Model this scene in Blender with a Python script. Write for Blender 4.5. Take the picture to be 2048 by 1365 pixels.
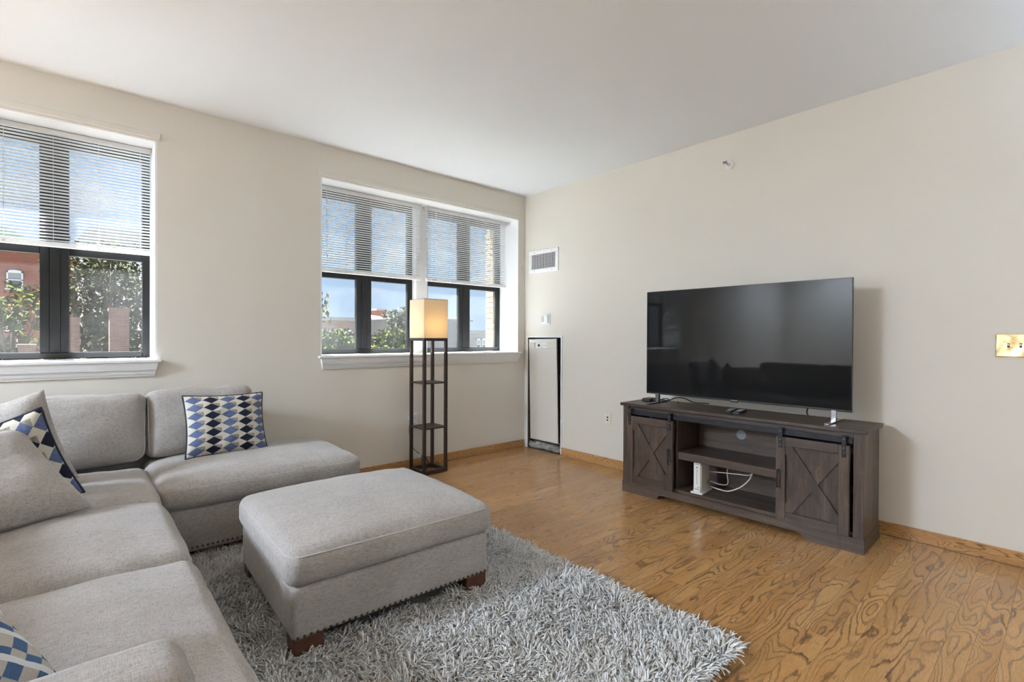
import bpy, bmesh, math, random
import numpy as np
from mathutils import Vector, Matrix, noise

random.seed(7)
rng = np.random.default_rng(7)
PI = math.pi
S = bpy.context.scene
C = S.collection
for o in list(bpy.data.objects):
    bpy.data.objects.remove(o)

# ------------------------------------------------------------------ camera
def look(loc, yaw, pitch, roll, f_px):
    cam = bpy.data.cameras.new('camera')
    o = bpy.data.objects.new('camera', cam)
    C.objects.link(o)
    cam.sensor_fit = 'HORIZONTAL'
    cam.sensor_width = 36.0
    cam.lens = 36.0 * f_px / 2048.0
    cam.clip_start = 0.02
    cam.clip_end = 500
    F = Vector((math.sin(yaw) * math.cos(pitch), math.cos(yaw) * math.cos(pitch), math.sin(pitch)))
    R = Vector((math.cos(yaw), -math.sin(yaw), 0))
    U = R.cross(F)
    c, s = math.cos(roll), math.sin(roll)
    X = R * c + U * s
    Y = -R * s + U * c
    m = Matrix((X, Y, -F)).transposed().to_4x4()
    m.translation = Vector(loc)
    o.matrix_world = m
    S.camera = o
look((-3.7269, -4.0167, 1.1900), 0.72253, -0.0063, 0.0040, 993.96)

# ------------------------------------------------------------------ exposure, sky, sun
S.view_settings.view_transform = 'Standard'
S.view_settings.look = 'None'
S.view_settings.exposure = 1.03
S.view_settings.gamma = 1.0
S.view_settings.use_curve_mapping = False
SKY_STRENGTH = 0.46
SUN_STRENGTH = 45.0
FILL_DOME_STRENGTH = 72.0  # added ceiling domes, out of view
FILL_UPLIGHT_STRENGTH = 130.0  # added torchiere, out of view

class NT:
    """tiny helper around a node tree"""
    def __init__(s, tree):
        s.t = tree
        s.n = tree.nodes
        s.l = tree.links
    def node(s, kind, **kw):
        n = s.n.new(kind)
        for k, v in kw.items():
            setattr(n, k, v)
        return n
    def put(s, sock, v):
        if v is None:
            return
        if hasattr(v, 'is_linked') or hasattr(v, 'links'):
            s.l.new(v, sock)
        else:
            if isinstance(v, (tuple, list)) and len(v) == 3 and sock.type == 'RGBA':
                v = (*v, 1)
            sock.default_value = v
    def math(s, op, a, b=None, c=None):
        n = s.node('ShaderNodeMath', operation=op)
        for i, v in enumerate((a, b, c)):
            if v is not None:
                s.put(n.inputs[i], v)
        return n.outputs[0]
    def mix(s, fac, a, b, mode='MIX'):
        n = s.node('ShaderNodeMix', data_type='RGBA', blend_type=mode)
        s.put(n.inputs[0], fac)
        s.put(n.inputs[6], a)
        s.put(n.inputs[7], b)
        return n.outputs[2]
    def ramp(s, fac, stops, interp='LINEAR'):
        n = s.node('ShaderNodeValToRGB')
        cr = n.color_ramp
        cr.interpolation = interp
        while len(cr.elements) < len(stops):
            cr.elements.new(0.5)
        for e, (p, c) in zip(cr.elements, stops):
            e.position = p
            e.color = (*c, 1) if len(c) == 3 else c
        s.put(n.inputs[0], fac)
        return n.outputs[0]
    def noise(s, vec, scale, detail=2.0, rough=0.5, dist=0.0, dims='3D'):
        n = s.node('ShaderNodeTexNoise', noise_dimensions=dims)
        s.put(n.inputs['Vector'], vec)
        n.inputs['Scale'].default_value = scale
        n.inputs['Detail'].default_value = detail
        n.inputs['Roughness'].default_value = rough
        n.inputs['Distortion'].default_value = dist
        return n.outputs[0]
    def mapping(s, vec, scale=(1, 1, 1), loc=(0, 0, 0), rot=(0, 0, 0)):
        n = s.node('ShaderNodeMapping')
        s.put(n.inputs[0], vec)
        s.put(n.inputs[1], loc)
        n.inputs[2].default_value = rot
        n.inputs[3].default_value = scale
        return n.outputs[0]
    def bump(s, h, strength=0.2, dist=0.01, normal=None):
        n = s.node('ShaderNodeBump')
        n.inputs['Strength'].default_value = strength
        n.inputs['Distance'].default_value = dist
        s.put(n.inputs['Height'], h)
        if normal is not None:
            s.put(n.inputs['Normal'], normal)
        return n.outputs[0]
    def coords(s, which='Object'):
        return s.node('ShaderNodeTexCoord').outputs[which]
    def sep(s, vec):
        n = s.node('ShaderNodeSeparateXYZ')
        s.put(n.inputs[0], vec)
        return n.outputs
    def comb(s, x, y, z):
        n = s.node('ShaderNodeCombineXYZ')
        for i, v in enumerate((x, y, z)):
            s.put(n.inputs[i], v)
        return n.outputs[0]

world = bpy.data.worlds.new('sky')
S.world = world
world.use_nodes = True
w = NT(world.node_tree)
w.n.clear()
g = w.coords('Generated')
up = w.sep(g)[2]
base = w.ramp(w.math('ADD', w.math('MULTIPLY', up, 0.9), 0.1),
              [(0.0, (0.30, 0.34, 0.36)), (0.095, (0.50, 0.58, 0.66)), (0.105, (0.62, 0.80, 1.0)), (0.35, (0.36, 0.60, 1.0)), (1.0, (0.16, 0.34, 0.80))])
cl = w.noise(w.mapping(g, (1.6, 1.6, 5.0), (0.3, 0.1, 0.0)), 3.2, 6.0, 0.58, 0.4)
clf = w.ramp(cl, [(0.50, (0, 0, 0)), (0.68, (1, 1, 1))])
above = w.ramp(up, [(0.02, (0, 0, 0)), (0.12, (1, 1, 1))])
skyc = w.mix(w.math('MULTIPLY', w.math('MULTIPLY', clf, above), 0.75), base, (0.98, 0.98, 1.02))
bg = w.node('ShaderNodeBackground')
w.put(bg.inputs[0], skyc)
bg.inputs[1].default_value = SKY_STRENGTH
wo = w.node('ShaderNodeOutputWorld')
w.l.new(bg.outputs[0], wo.inputs[0])

sun = bpy.data.lights.new('sun', 'SUN')
sun.energy = SUN_STRENGTH
sun.angle = 0.02
sun.color = (0.94, 0.985, 1.04)
so = bpy.data.objects.new('sun', sun)
C.objects.link(so)
so.rotation_euler = Vector((0.08, -0.300, -0.951)).to_track_quat('-Z', 'Y').to_euler()

# ------------------------------------------------------------------ materials
MATS = {}
def mat(name, base=(0.5, 0.5, 0.5), rough=0.6, metal=0.0, spec=0.5, build=None, **kw):
    m = bpy.data.materials.new(name)
    m.use_nodes = True
    t = NT(m.node_tree)
    b = t.n['Principled BSDF']
    b.inputs['Base Color'].default_value = (*base, 1)
    b.inputs['Roughness'].default_value = rough
    b.inputs['Metallic'].default_value = metal
    b.inputs['Specular IOR Level'].default_value = spec
    for k, v in kw.items():
        t.put(b.inputs[k.replace('_', ' ')], v)
    if build:
        build(t, b)
    MATS[name] = m
    return m

def paint(col, amount=0.03, scale=3.0, bump=0.03):
    def f(t, b):
        c = t.coords('Object')
        n = t.noise(c, scale, 3)
        k = t.ramp(n, [(0.3, tuple(x * (1 - amount) for x in col)), (0.7, tuple(min(1, x * (1 + amount)) for x in col))])
        t.put(b.inputs['Base Color'], k)
        t.put(b.inputs['Normal'], t.bump(t.noise(c, 260, 2), bump, 0.002))
    return f
mat('wall_paint', rough=0.75, build=paint((0.735, 0.69, 0.61), 0.012, 1.2, 0.05))
mat('ceiling_paint', rough=0.85, build=paint((0.875, 0.90, 0.925), 0.01, 1.0, 0.04))
mat('white_trim', rough=0.4, build=paint((0.84, 0.84, 0.83), 0.01, 2.0, 0.02))
mat('beige_trim', rough=0.5, build=paint((0.72, 0.685, 0.61), 0.02, 4.0, 0.02))
mat('black_frame', rough=0.45, spec=0.3, build=paint((0.012, 0.0125, 0.013), 0.2, 14, 0.03))
def slatmat(t, b):
    paint((0.88, 0.88, 0.87), 0.01, 3, 0.0)(t, b)
    out = t.n['Material Output']
    tr = t.node('ShaderNodeBsdfTranslucent')
    tr.inputs[0].default_value = (0.9, 0.9, 0.88, 1)
    m = t.node('ShaderNodeMixShader')
    m.inputs[0].default_value = 0.22
    t.l.new(b.outputs[0], m.inputs[1])
    t.l.new(tr.outputs[0], m.inputs[2])
    t.l.new(m.outputs[0], out.inputs[0])
mat('blind_white', rough=0.5, build=slatmat)
mat('cord_white', (0.8, 0.8, 0.78), 0.7)
mat('plastic_white', rough=0.35, build=paint((0.83, 0.83, 0.82), 0.01, 8, 0.0))
mat('plastic_cream', rough=0.35, build=paint((0.78, 0.74, 0.60), 0.01, 8, 0.0))
mat('plastic_black', rough=0.4, build=paint((0.012, 0.012, 0.013), 0.2, 30, 0.02))
mat('rubber_black', (0.01, 0.01, 0.01), 0.55)
mat('metal_black', rough=0.4, metal=0.6, build=paint((0.03, 0.03, 0.035), 0.2, 30, 0.05))
mat('chrome', (0.75, 0.75, 0.76), 0.12, 1.0)
mat('steel', (0.55, 0.55, 0.57), 0.25, 1.0)
mat('steel_dark', (0.22, 0.22, 0.23), 0.3, 1.0)
mat('nail_bronze', (0.10, 0.075, 0.055), 0.35, 0.9)
mat('print_grey', (0.12, 0.12, 0.12), 0.6)
mat('print_orange', (0.75, 0.3, 0.08), 0.6)
mat('grey_plug', (0.30, 0.31, 0.33), 0.5)
mat('dark_cavity', rough=0.95, build=paint((0.06, 0.056, 0.05), 0.5, 25, 0.3))
mat('screen_grey', (0.55, 0.58, 0.56), 0.3)
mat('louver_dark', (0.02, 0.02, 0.019), 0.8)

def concrete(t, b):
    c = t.coords('Object')
    n = t.noise(c, 18, 6, 0.65)
    t.put(b.inputs['Base Color'], t.ramp(n, [(0.3, (0.16, 0.15, 0.13)), (0.5, (0.32, 0.31, 0.28)), (0.75, (0.5, 0.48, 0.44))]))
    t.put(b.inputs['Normal'], t.bump(n, 0.7, 0.01))
mat('insulation_grey', rough=0.95, build=concrete)

def brass(t, b):
    c = t.coords('Object')
    t.put(b.inputs['Roughness'], 0.1)
    t.put(b.inputs['Normal'], t.bump(t.noise(c, 14, 1), 0.35, 0.02))
mat('brass', (0.80, 0.68, 0.40), 0.1, 1.0, build=brass)

def oak(t, b, tone=1.0, along=0, freq=1.0, lines=(0.10, 0.046, 0.016), rand=True, gloss=0.17):
    c = t.coords('Object')
    info = t.node('ShaderNodeObjectInfo')
    r = info.outputs['Random']
    off = t.comb(t.math('MULTIPLY', r, 37.0), t.math('MULTIPLY', r, 91.0), t.math('MULTIPLY', r, 53.0))
    v = t.node('ShaderNodeVectorMath', operation='ADD')
    t.put(v.inputs[0], c)
    t.put(v.inputs[1], off)
    v = v.outputs[0]
    sc = (2.3 * freq, 11.0 * freq, 11.0 * freq) if along == 0 else (11.0 * freq, 2.3 * freq, 11.0 * freq)
    F = t.noise(t.mapping(v, sc), 1.0, 1.0, 0.4, 0.15)
    jag = t.noise(t.mapping(v, tuple(x * 8 for x in sc)), 1.0, 3.0, 0.6)
    xyz = t.sep(v)
    amp = t.math('ADD', t.math('MULTIPLY', t.math('FRACT', t.math('MULTIPLY', r, 7.3)), 9.0), 6.0)
    ph = t.math('ADD', t.math('MULTIPLY', F, amp), t.math('MULTIPLY', jag, 0.75))
    ph = t.math('ADD', ph, t.math('MULTIPLY', xyz[1 if along == 0 else 0], 22.0 * freq))
    sn = t.math('FRACT', ph)
    line = t.ramp(sn, [(0.0, (0.0,) * 3), (0.16, (0.55,) * 3), (0.28, (1,) * 3), (0.33, (0.10,) * 3), (0.5, (0.0,) * 3)])
    fs = (26, 520, 520) if along == 0 else (520, 26, 520)
    pores = t.noise(t.mapping(v, fs), 1.0, 2.0, 0.6)
    porem = t.ramp(pores, [(0.42, (0.0,) * 3), (0.62, (1,) * 3)])
    soft = t.noise(t.mapping(v, tuple(x * 0.5 for x in sc)), 1.0, 3.0)
    A = t.ramp(soft, [(0.3, tuple(x * tone for x in (0.47, 0.235, 0.082))), (0.7, tuple(x * tone for x in (0.59, 0.33, 0.130)))])
    hue = t.node('ShaderNodeHueSaturation')
    t.put(hue.inputs['Value'], t.math('ADD', t.math('MULTIPLY', r, 0.14), 0.93))
    t.put(hue.inputs['Color'], A)
    A = t.mix(t.math('MULTIPLY', porem, 0.28), hue.outputs[0], tuple(x * 1.6 for x in lines))
    lv = t.ramp(t.noise(t.mapping(v, tuple(x * 0.8 for x in sc)), 1.0, 1.0), [(0.30, (0.55,) * 3), (0.60, (1.0,) * 3)])
    col = t.mix(t.math('MULTIPLY', line, lv), A, lines)
    t.put(b.inputs['Base Color'], col)
    t.put(b.inputs['Roughness'], t.math('ADD', t.math('MULTIPLY', line, 0.14), gloss))
    t.put(b.inputs['Normal'], t.bump(t.math('MULTIPLY', line, -1.0), 0.12, 0.003))
mat('oak_floor', build=lambda t, b: oak(t, b, 1.0, 0, 1.0), spec=0.4)
mat('oak_base_x', build=lambda t, b: oak(t, b, 1.0, 0, 1.7, gloss=0.3))
mat('oak_base_y', build=lambda t, b: oak(t, b, 1.0, 1, 1.7, gloss=0.3))

def darkwood(axis):
    def f(t, b):
        c = t.coords('Object')
        r = t.node('ShaderNodeObjectInfo').outputs['Random']
        v = t.node('ShaderNodeVectorMath', operation='ADD')
        t.put(v.inputs[0], c)
        t.put(v.inputs[1], t.comb(t.math('MULTIPLY', r, 17.0), t.math('MULTIPLY', r, 31.0), t.math('MULTIPLY', r, 43.0)))
        v = v.outputs[0]
        s = [16.0, 16.0, 16.0]
        s[axis] = 1.6
        n1 = t.noise(t.mapping(v, tuple(s)), 1.0, 5.0, 0.62, 0.8)
        s2 = [170.0, 170.0, 170.0]
        s2[axis] = 9.0
        n2 = t.noise(t.mapping(v, tuple(s2)), 1.0, 3.0, 0.6)
        s3 = [14.0, 14.0, 14.0]
        s3[axis] = 150.0
        n3 = t.noise(t.mapping(v, tuple(s3)), 1.0, 2.0, 0.5)
        k = t.ramp(n1, [(0.28, (0.030, 0.018, 0.012)), (0.5, (0.074, 0.048, 0.033)), (0.72, (0.145, 0.098, 0.068))])
        k = t.mix(t.ramp(n2, [(0.45, (0,) * 3), (0.65, (0.55,) * 3)]), k, (0.036, 0.026, 0.021))
        k = t.mix(t.ramp(n3, [(0.56, (0,) * 3), (0.66, (0.35,) * 3)]), k, (0.03, 0.022, 0.018))
        hs_ = t.node('ShaderNodeHueSaturation')
        t.put(hs_.inputs['Value'], t.math('ADD', t.math('MULTIPLY', r, 0.5), 0.75))
        t.put(hs_.inputs['Color'], k)
        t.put(b.inputs['Base Color'], hs_.outputs[0])
        t.put(b.inputs['Normal'], t.bump(n2, 0.4, 0.002))
    return f
for i, a in enumerate('xyz'):
    mat('dark_wood_' + a, rough=0.42, build=darkwood(i))
mat('espresso', rough=0.4, build=paint((0.032, 0.020, 0.015), 0.3, 30, 0.05))
mat('leg_wood', rough=0.4, build=paint((0.105, 0.042, 0.024), 0.3, 20, 0.05))

def chenille(t, b):
    c = t.coords('Object')
    n1 = t.noise(c, 4.0, 4, 0.6)
    wx = t.noise(t.mapping(c, (50, 360, 360)), 1.0, 2.5, 0.6)
    wy = t.noise(t.mapping(c, (360, 50, 50)), 1.0, 2.5, 0.6)
    weave = t.math('ADD', t.math('MULTIPLY', wx, 0.6), t.math('MULTIPLY', wy, 0.4))
    k = t.ramp(n1, [(0.3, (0.42, 0.387, 0.352)), (0.7, (0.52, 0.483, 0.442))])
    k = t.mix(t.ramp(weave, [(0.37, (0.62,) * 3), (0.52, (0.14,) * 3), (0.63, (0,) * 3)]), k, (0.20, 0.175, 0.155))
    t.put(b.inputs['Base Color'], k)
    t.put(b.inputs['Sheen Weight'], 0.25)
    t.put(b.inputs['Sheen Roughness'], 0.4)
    fold = t.noise(t.mapping(c, (3.0, 16.0, 16.0)), 1.0, 3.0, 0.55, 0.6)
    t.put(b.inputs['Normal'], t.bump(weave, 0.6, 0.004, t.bump(fold, 0.30, 0.02)))
mat('grey_chenille', rough=0.9, spec=0.2, build=chenille)
mat('grey_welt', (0.50, 0.48, 0.46), 0.9, spec=0.2)

def diamonds(nu, nv, swap=False):
    def f(t, b):
        u, v, _ = t.sep(t.coords('UV'))
        if swap:
            u, v = v, u
        U = t.math('MULTIPLY', u, nu)
        V = t.math('MULTIPLY', v, nv)
        fu = t.math('ABSOLUTE', t.math('SUBTRACT', t.math('FRACT', U), 0.5))
        fv = t.math('ABSOLUTE', t.math('SUBTRACT', t.math('FRACT', V), 0.5))
        dia = t.math('LESS_THAN', t.math('ADD', fu, fv), 0.485)
        col = t.math('FRACT', t.math('MULTIPLY', t.math('FLOOR', U), 0.5))
        dark = t.math('GREATER_THAN', col, 0.25)
        gu = t.math('SUBTRACT', t.math('FRACT', t.math('ADD', U, 0.5)), 0.5)
        gv = t.math('SUBTRACT', t.math('FRACT', t.math('ADD', V, 0.5)), 0.5)
        tri = t.math('MULTIPLY', t.math('LESS_THAN', gu, 0.0), t.math('LESS_THAN', gv, 0.0))
        c3 = t.coords('UV')
        thr = t.noise(t.mapping(c3, (260, 30, 1) if not swap else (30, 260, 1)), 1.0, 2.0, 0.6)
        cream = t.mix(t.ramp(thr, [(0.4, (0,) * 3), (0.65, (0.6,) * 3)]), (0.66, 0.61, 0.50), (0.45, 0.42, 0.36))
        grey = t.mix(t.ramp(thr, [(0.4, (0,) * 3), (0.6, (1,) * 3)]), (0.42, 0.38, 0.33), (0.16, 0.14, 0.13))
        bgc = t.mix(tri, cream, grey)
        blue = t.mix(t.ramp(thr, [(0.35, (0,) * 3), (0.65, (1,) * 3)]), (0.16, 0.21, 0.36), (0.06, 0.085, 0.17))
        navy = t.mix(thr, (0.008, 0.010, 0.022), (0.022, 0.028, 0.055))
        k = t.mix(dia, bgc, t.mix(dark, blue, navy))
        t.put(b.inputs['Base Color'], k)
        t.put(b.inputs['Normal'], t.bump(thr, 0.3, 0.003))
    return f
mat('diamond_fabric', rough=0.9, spec=0.2, build=diamonds(4.9, 7.2))
mat('diamond_fabric_tall', rough=0.9, spec=0.2, build=diamonds(5.3, 6.6, True))
def trellis(t, b):
    u, v, _ = t.sep(t.coords('UV'))
    U = t.math('MULTIPLY', u, 5.0)
    V = t.math('MULTIPLY', v, 5.0)
    a1 = t.math('FRACT', t.math('ADD', U, V))
    a2 = t.math('FRACT', t.math('SUBTRACT', U, V))
    band1 = t.math('LESS_THAN', a1, 0.22)
    p = t.math('GREATER_THAN', a1, 0.5)
    q = t.math('GREATER_THAN', a2, 0.5)
    x = t.math('ABSOLUTE', t.math('SUBTRACT', p, q))
    thr = t.noise(t.mapping(t.coords('UV'), (240, 40, 1)), 1.0, 2.0, 0.6)
    blue = t.mix(thr, (0.04, 0.09, 0.20), (0.12, 0.20, 0.36))
    cream = t.mix(thr, (0.70, 0.66, 0.58), (0.40, 0.36, 0.31))
    k = t.mix(x, cream, blue)
    k = t.mix(band1, k, (0.78, 0.80, 0.82))
    t.put(b.inputs['Base Color'], k)
mat('blue_trellis_fabric', rough=0.9, spec=0.2, build=trellis)
mat('navy_cord', (0.015, 0.018, 0.035), 0.8)

def pile(t, b):
    a = t.node('ShaderNodeAttribute', attribute_name='tone')
    k = t.ramp(a.outputs['Fac'], [(0.0, (0.50, 0.46, 0.41)), (0.4, (0.82, 0.79, 0.75)), (1.0, (0.95, 0.94, 0.92))])
    t.put(b.inputs['Base Color'], k)
    t.put(b.inputs['Sheen Weight'], 0.3)
mat('shag_pile', rough=0.85, spec=0.25, build=pile)
mat('rug_backing', rough=0.95, build=paint((0.34, 0.32, 0.29), 0.2, 60, 0.2))

def glass(t, b):
    t.n.remove(b)
    out = t.n['Material Output']
    tr = t.node('ShaderNodeBsdfTransparent')
    tr.inputs[0].default_value = (0.96, 0.97, 0.97, 1)
    gl = t.node('ShaderNodeBsdfGlossy')
    gl.inputs['Roughness'].default_value = 0.02
    di = t.node('ShaderNodeBsdfTranslucent')
    di.inputs[0].default_value = (0.9, 0.9, 0.88, 1)
    fr = t.node('ShaderNodeFresnel')
    fr.inputs[0].default_value = 1.45
    m1 = t.node('ShaderNodeMixShader')
    m2 = t.node('ShaderNodeMixShader')
    c = t.coords('Object')
    dirt = t.ramp(t.noise(c, 2.2, 4, 0.6), [(0.35, (0.004,) * 3), (0.75, (0.022,) * 3)])
    t.put(m1.inputs[0], dirt)
    t.l.new(tr.outputs[0], m1.inputs[1])
    t.l.new(di.outputs[0], m1.inputs[2])
    front = t.math('SUBTRACT', 1.0, t.node('ShaderNodeNewGeometry').outputs['Backfacing'])
    t.put(m2.inputs[0], t.math('MULTIPLY', fr.outputs[0], front))
    t.l.new(m1.outputs[0], m2.inputs[1])
    t.l.new(gl.outputs[0], m2.inputs[2])
    t.l.new(m2.outputs[0], out.inputs[0])
mat('window_glass', build=glass)

def shade(t, b):
    t.n.remove(b)
    out = t.n['Material Output']
    c = t.coords('Object')
    th = t.noise(t.mapping(c, (420, 420, 14)), 1.0, 2.0, 0.6)
    k = t.mix(th, (0.80, 0.73, 0.60), (0.92, 0.87, 0.76))
    d = t.node('ShaderNodeBsdfDiffuse')
    t.put(d.inputs[0], k)
    r = t.node('ShaderNodeBsdfTranslucent')
    t.put(r.inputs[0], t.mix(th, (0.84, 0.70, 0.46), (0.94, 0.83, 0.60)))
    m = t.node('ShaderNodeMixShader')
    m.inputs[0].default_value = 0.5
    t.l.new(d.outputs[0], m.inputs[1])
    t.l.new(r.outputs[0], m.inputs[2])
    t.l.new(m.outputs[0], out.inputs[0])
mat('linen_shade', build=shade)

def emit(name, col, k):
    def f(t, b):
        t.put(b.inputs['Emission Color'], col)
        b.inputs['Emission Strength'].default_value = k
    mat(name, col, 0.5, build=f)
emit('bulb_glow', (1.0, 0.80, 0.52), 10.0)
emit('fill_dome_glow', (0.77, 0.935, 1.17), FILL_DOME_STRENGTH)
emit('fill_uplight_glow', (0.75, 0.94, 1.17), FILL_UPLIGHT_STRENGTH)

mat('tv_screen', (0.012, 0.012, 0.012), 0.035, spec=0.22)
mat('tv_bezel', (0.05, 0.05, 0.052), 0.3, 0.8)

def brickwall(c1, c2, mort, scale=1.0, rot=(PI / 2, 0, 0)):
    def f(t, b):
        c = t.coords('Object')
        v = t.mapping(c, (1, 1, 1), (0, 0, 0), rot)
        n = t.node('ShaderNodeTexBrick')
        t.put(n.inputs['Vector'], v)
        t.put(n.inputs['Color1'], c1)
        t.put(n.inputs['Color2'], c2)
        t.put(n.inputs['Mortar'], mort)
        n.inputs['Scale'].default_value = 4.5 * scale
        n.inputs['Mortar Size'].default_value = 0.018
        n.inputs['Brick Width'].default_value = 1.0
        n.inputs['Row Height'].default_value = 0.34
        k = t.mix(t.math('MULTIPLY', t.noise(c, 1.3, 5, 0.6), 0.55), n.outputs[0], tuple(x * 0.6 for x in c1))
        t.put(b.inputs['Base Color'], k)
    return f
mat('red_brick_wall', rough=0.9, build=brickwall((0.26, 0.065, 0.038), (0.32, 0.095, 0.052), (0.32, 0.19, 0.14)))
mat('chimney_brick', rough=0.9, build=brickwall((0.20, 0.105, 0.075), (0.26, 0.145, 0.105), (0.30, 0.25, 0.21)))
mat('brown_brick_wall', rough=0.9, build=brickwall((0.22, 0.14, 0.11), (0.28, 0.19, 0.15), (0.3, 0.26, 0.22)))
mat('grey_stone_wall', rough=0.9, build=brickwall((0.30, 0.29, 0.27), (0.36, 0.35, 0.33), (0.25, 0.24, 0.22), 0.6))
mat('grey_render', rough=0.9, build=paint((0.30, 0.29, 0.28), 0.1, 1.0, 0.1))
mat('dark_render', rough=0.9, build=paint((0.20, 0.19, 0.19), 0.1, 1.0, 0.1))
mat('copper_green_roof', rough=0.7, build=paint((0.24, 0.36, 0.26), 0.15, 2.0, 0.1))
mat('slate_roof', rough=0.8, build=paint((0.22, 0.23, 0.25), 0.15, 3.0, 0.1))
mat('white_paint_out', rough=0.6, build=paint((0.72, 0.73, 0.71), 0.03, 3.0, 0.0))
mat('far_glass', (0.10, 0.12, 0.13), 0.15)
mat('tan_brick', rough=0.9, build=paint((0.56, 0.40, 0.23), 0.16, 9.0, 0.4))
mat('mortar', rough=0.95, build=paint((0.40, 0.34, 0.26), 0.1, 20.0, 0.3))
mat('bark', rough=0.95, build=paint((0.12, 0.09, 0.07), 0.3, 12, 0.5))
def leaf(c1, c2):
    def f(t, b):
        n = t.noise(t.coords('Object'), 1.7, 3)
        a = t.node('ShaderNodeAttribute', attribute_name='tone').outputs['Fac']
        k = t.mix(t.math('ADD', t.math('MULTIPLY', a, 0.7), t.math('MULTIPLY', n, 0.3)), c1, c2)
        t.put(b.inputs['Base Color'], k)
        t.put(b.inputs['Subsurface Weight'], 0.0)
    return f
mat('leaf_olive', rough=0.8, spec=0.0, build=leaf((0.018, 0.028, 0.006), (0.085, 0.092, 0.018)))
mat('leaf_dark', rough=0.8, spec=0.0, build=leaf((0.026, 0.030, 0.014), (0.075, 0.074, 0.036)))
mat('leaf_mid', rough=0.8, spec=0.0, build=leaf((0.020, 0.032, 0.010), (0.065, 0.082, 0.022)))
mat('leaf_bright', rough=0.8, spec=0.0, build=leaf((0.05, 0.085, 0.01), (0.15, 0.19, 0.025)))
mat('grey_ground', rough=0.95, build=paint((0.11, 0.11, 0.10), 0.35, 0.6, 0.2))  # neutral grey like streets and roofs, chosen to bounce light up to the windows

# ------------------------------------------------------------------ geometry helpers
def link(o, parent=None):
    C.objects.link(o)
    if parent is not None:
        o.parent = parent
    return o
def mesh(name, verts, faces, m, parent=None, smooth=False, loc=(0, 0, 0), rot=(0, 0, 0), uv=None):
    me = bpy.data.meshes.new(name)
    me.from_pydata([tuple(v) for v in verts], [], [tuple(f) for f in faces])
    if smooth:
        me.polygons.foreach_set('use_smooth', [True] * len(me.polygons))
    if uv is not None:
        l = me.uv_layers.new(name='UVMap')
        idx = np.zeros(len(me.loops), dtype=np.int32)
        me.loops.foreach_get('vertex_index', idx)
        l.data.foreach_set('uv', np.asarray(uv, dtype=np.float32)[idx].ravel())
    me.materials.append(MATS[m])
    me.update()
    o = bpy.data.objects.new(name, me)
    o.location = loc
    o.rotation_euler = rot
    return link(o, parent)
def inst(src, name, parent=None, loc=(0, 0, 0), rot=(0, 0, 0), scale=(1, 1, 1)):
    o = bpy.data.objects.new(name, src.data)
    o.location = loc
    o.rotation_euler = rot
    o.scale = scale
    return link(o, parent)
def empty(name, loc=(0, 0, 0), rz=0.0):
    o = bpy.data.objects.new(name, None)
    o.empty_display_size = 0.1
    o.location = loc
    o.rotation_euler = (0, 0, rz)
    return link(o)
def tag(o, label, cat=None, group=None, kind=None):
    if label:
        o['label'] = label
    if cat:
        o['category'] = cat
    if group:
        o['group'] = group
    if kind:
        o['kind'] = kind
    return o

def box_vf(lo, hi):
    (a, b, c), (d, e, f) = lo, hi
    v = [(a, b, c), (d, b, c), (d, e, c), (a, e, c), (a, b, f), (d, b, f), (d, e, f), (a, e, f)]
    q = [(0, 3, 2, 1), (4, 5, 6, 7), (0, 1, 5, 4), (1, 2, 6, 5), (2, 3, 7, 6), (3, 0, 4, 7)]
    return v, q
def join(parts):
    V, F = [], []
    for v, f in parts:
        n = len(V)
        V += list(v)
        F += [tuple(i + n for i in q) for q in f]
    return V, F
def bevel_vf(v, f, r, seg=2):
    bm = bmesh.new()
    vs = [bm.verts.new(p) for p in v]
    for q in f:
        bm.faces.new([vs[i] for i in q])
    bmesh.ops.bevel(bm, geom=list(bm.edges), offset=r, segments=seg, profile=0.5, affect='EDGES')
    bm.verts.index_update()
    V = [tuple(p.co) for p in bm.verts]
    F = [tuple(p.index for p in q.verts) for q in bm.faces]
    bm.free()
    return V, F
def box(name, lo, hi, m, parent=None, r=0.0, seg=2, loc=(0, 0, 0), rot=(0, 0, 0)):
    v, f = box_vf(lo, hi)
    if r > 0:
        v, f = bevel_vf(v, f, r, seg)
    return mesh(name, v, f, m, parent, False, loc, rot)
def boxes(name, lst, m, parent=None, r=0.0, loc=(0, 0, 0), rot=(0, 0, 0)):
    parts = []
    for lo, hi in lst:
        v, f = box_vf(lo, hi)
        if r > 0:
            v, f = bevel_vf(v, f, r, 1)
        parts.append((v, f))
    v, f = join(parts)
    return mesh(name, v, f, m, parent, False, loc, rot)
def prism(poly, axis, a, b):
    """extrude 2d polygon along axis between a and b; poly coords go to the other two axes in order"""
    def put(p, t):
        q = [p[0], p[1]]
        q.insert(axis, t)
        return tuple(q)
    n = len(poly)
    V = [put(p, a) for p in poly] + [put(p, b) for p in poly]
    F = [tuple(range(n)), tuple(range(2 * n - 1, n - 1, -1))]
    F += [(i, i + n, (i + 1) % n + n, (i + 1) % n) for i in range(n)]
    return V, F
def fix_normals(o):
    bm = bmesh.new()
    bm.from_mesh(o.data)
    bmesh.ops.recalc_face_normals(bm, faces=list(bm.faces))
    bm.to_mesh(o.data)
    bm.free()
    return o
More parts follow.
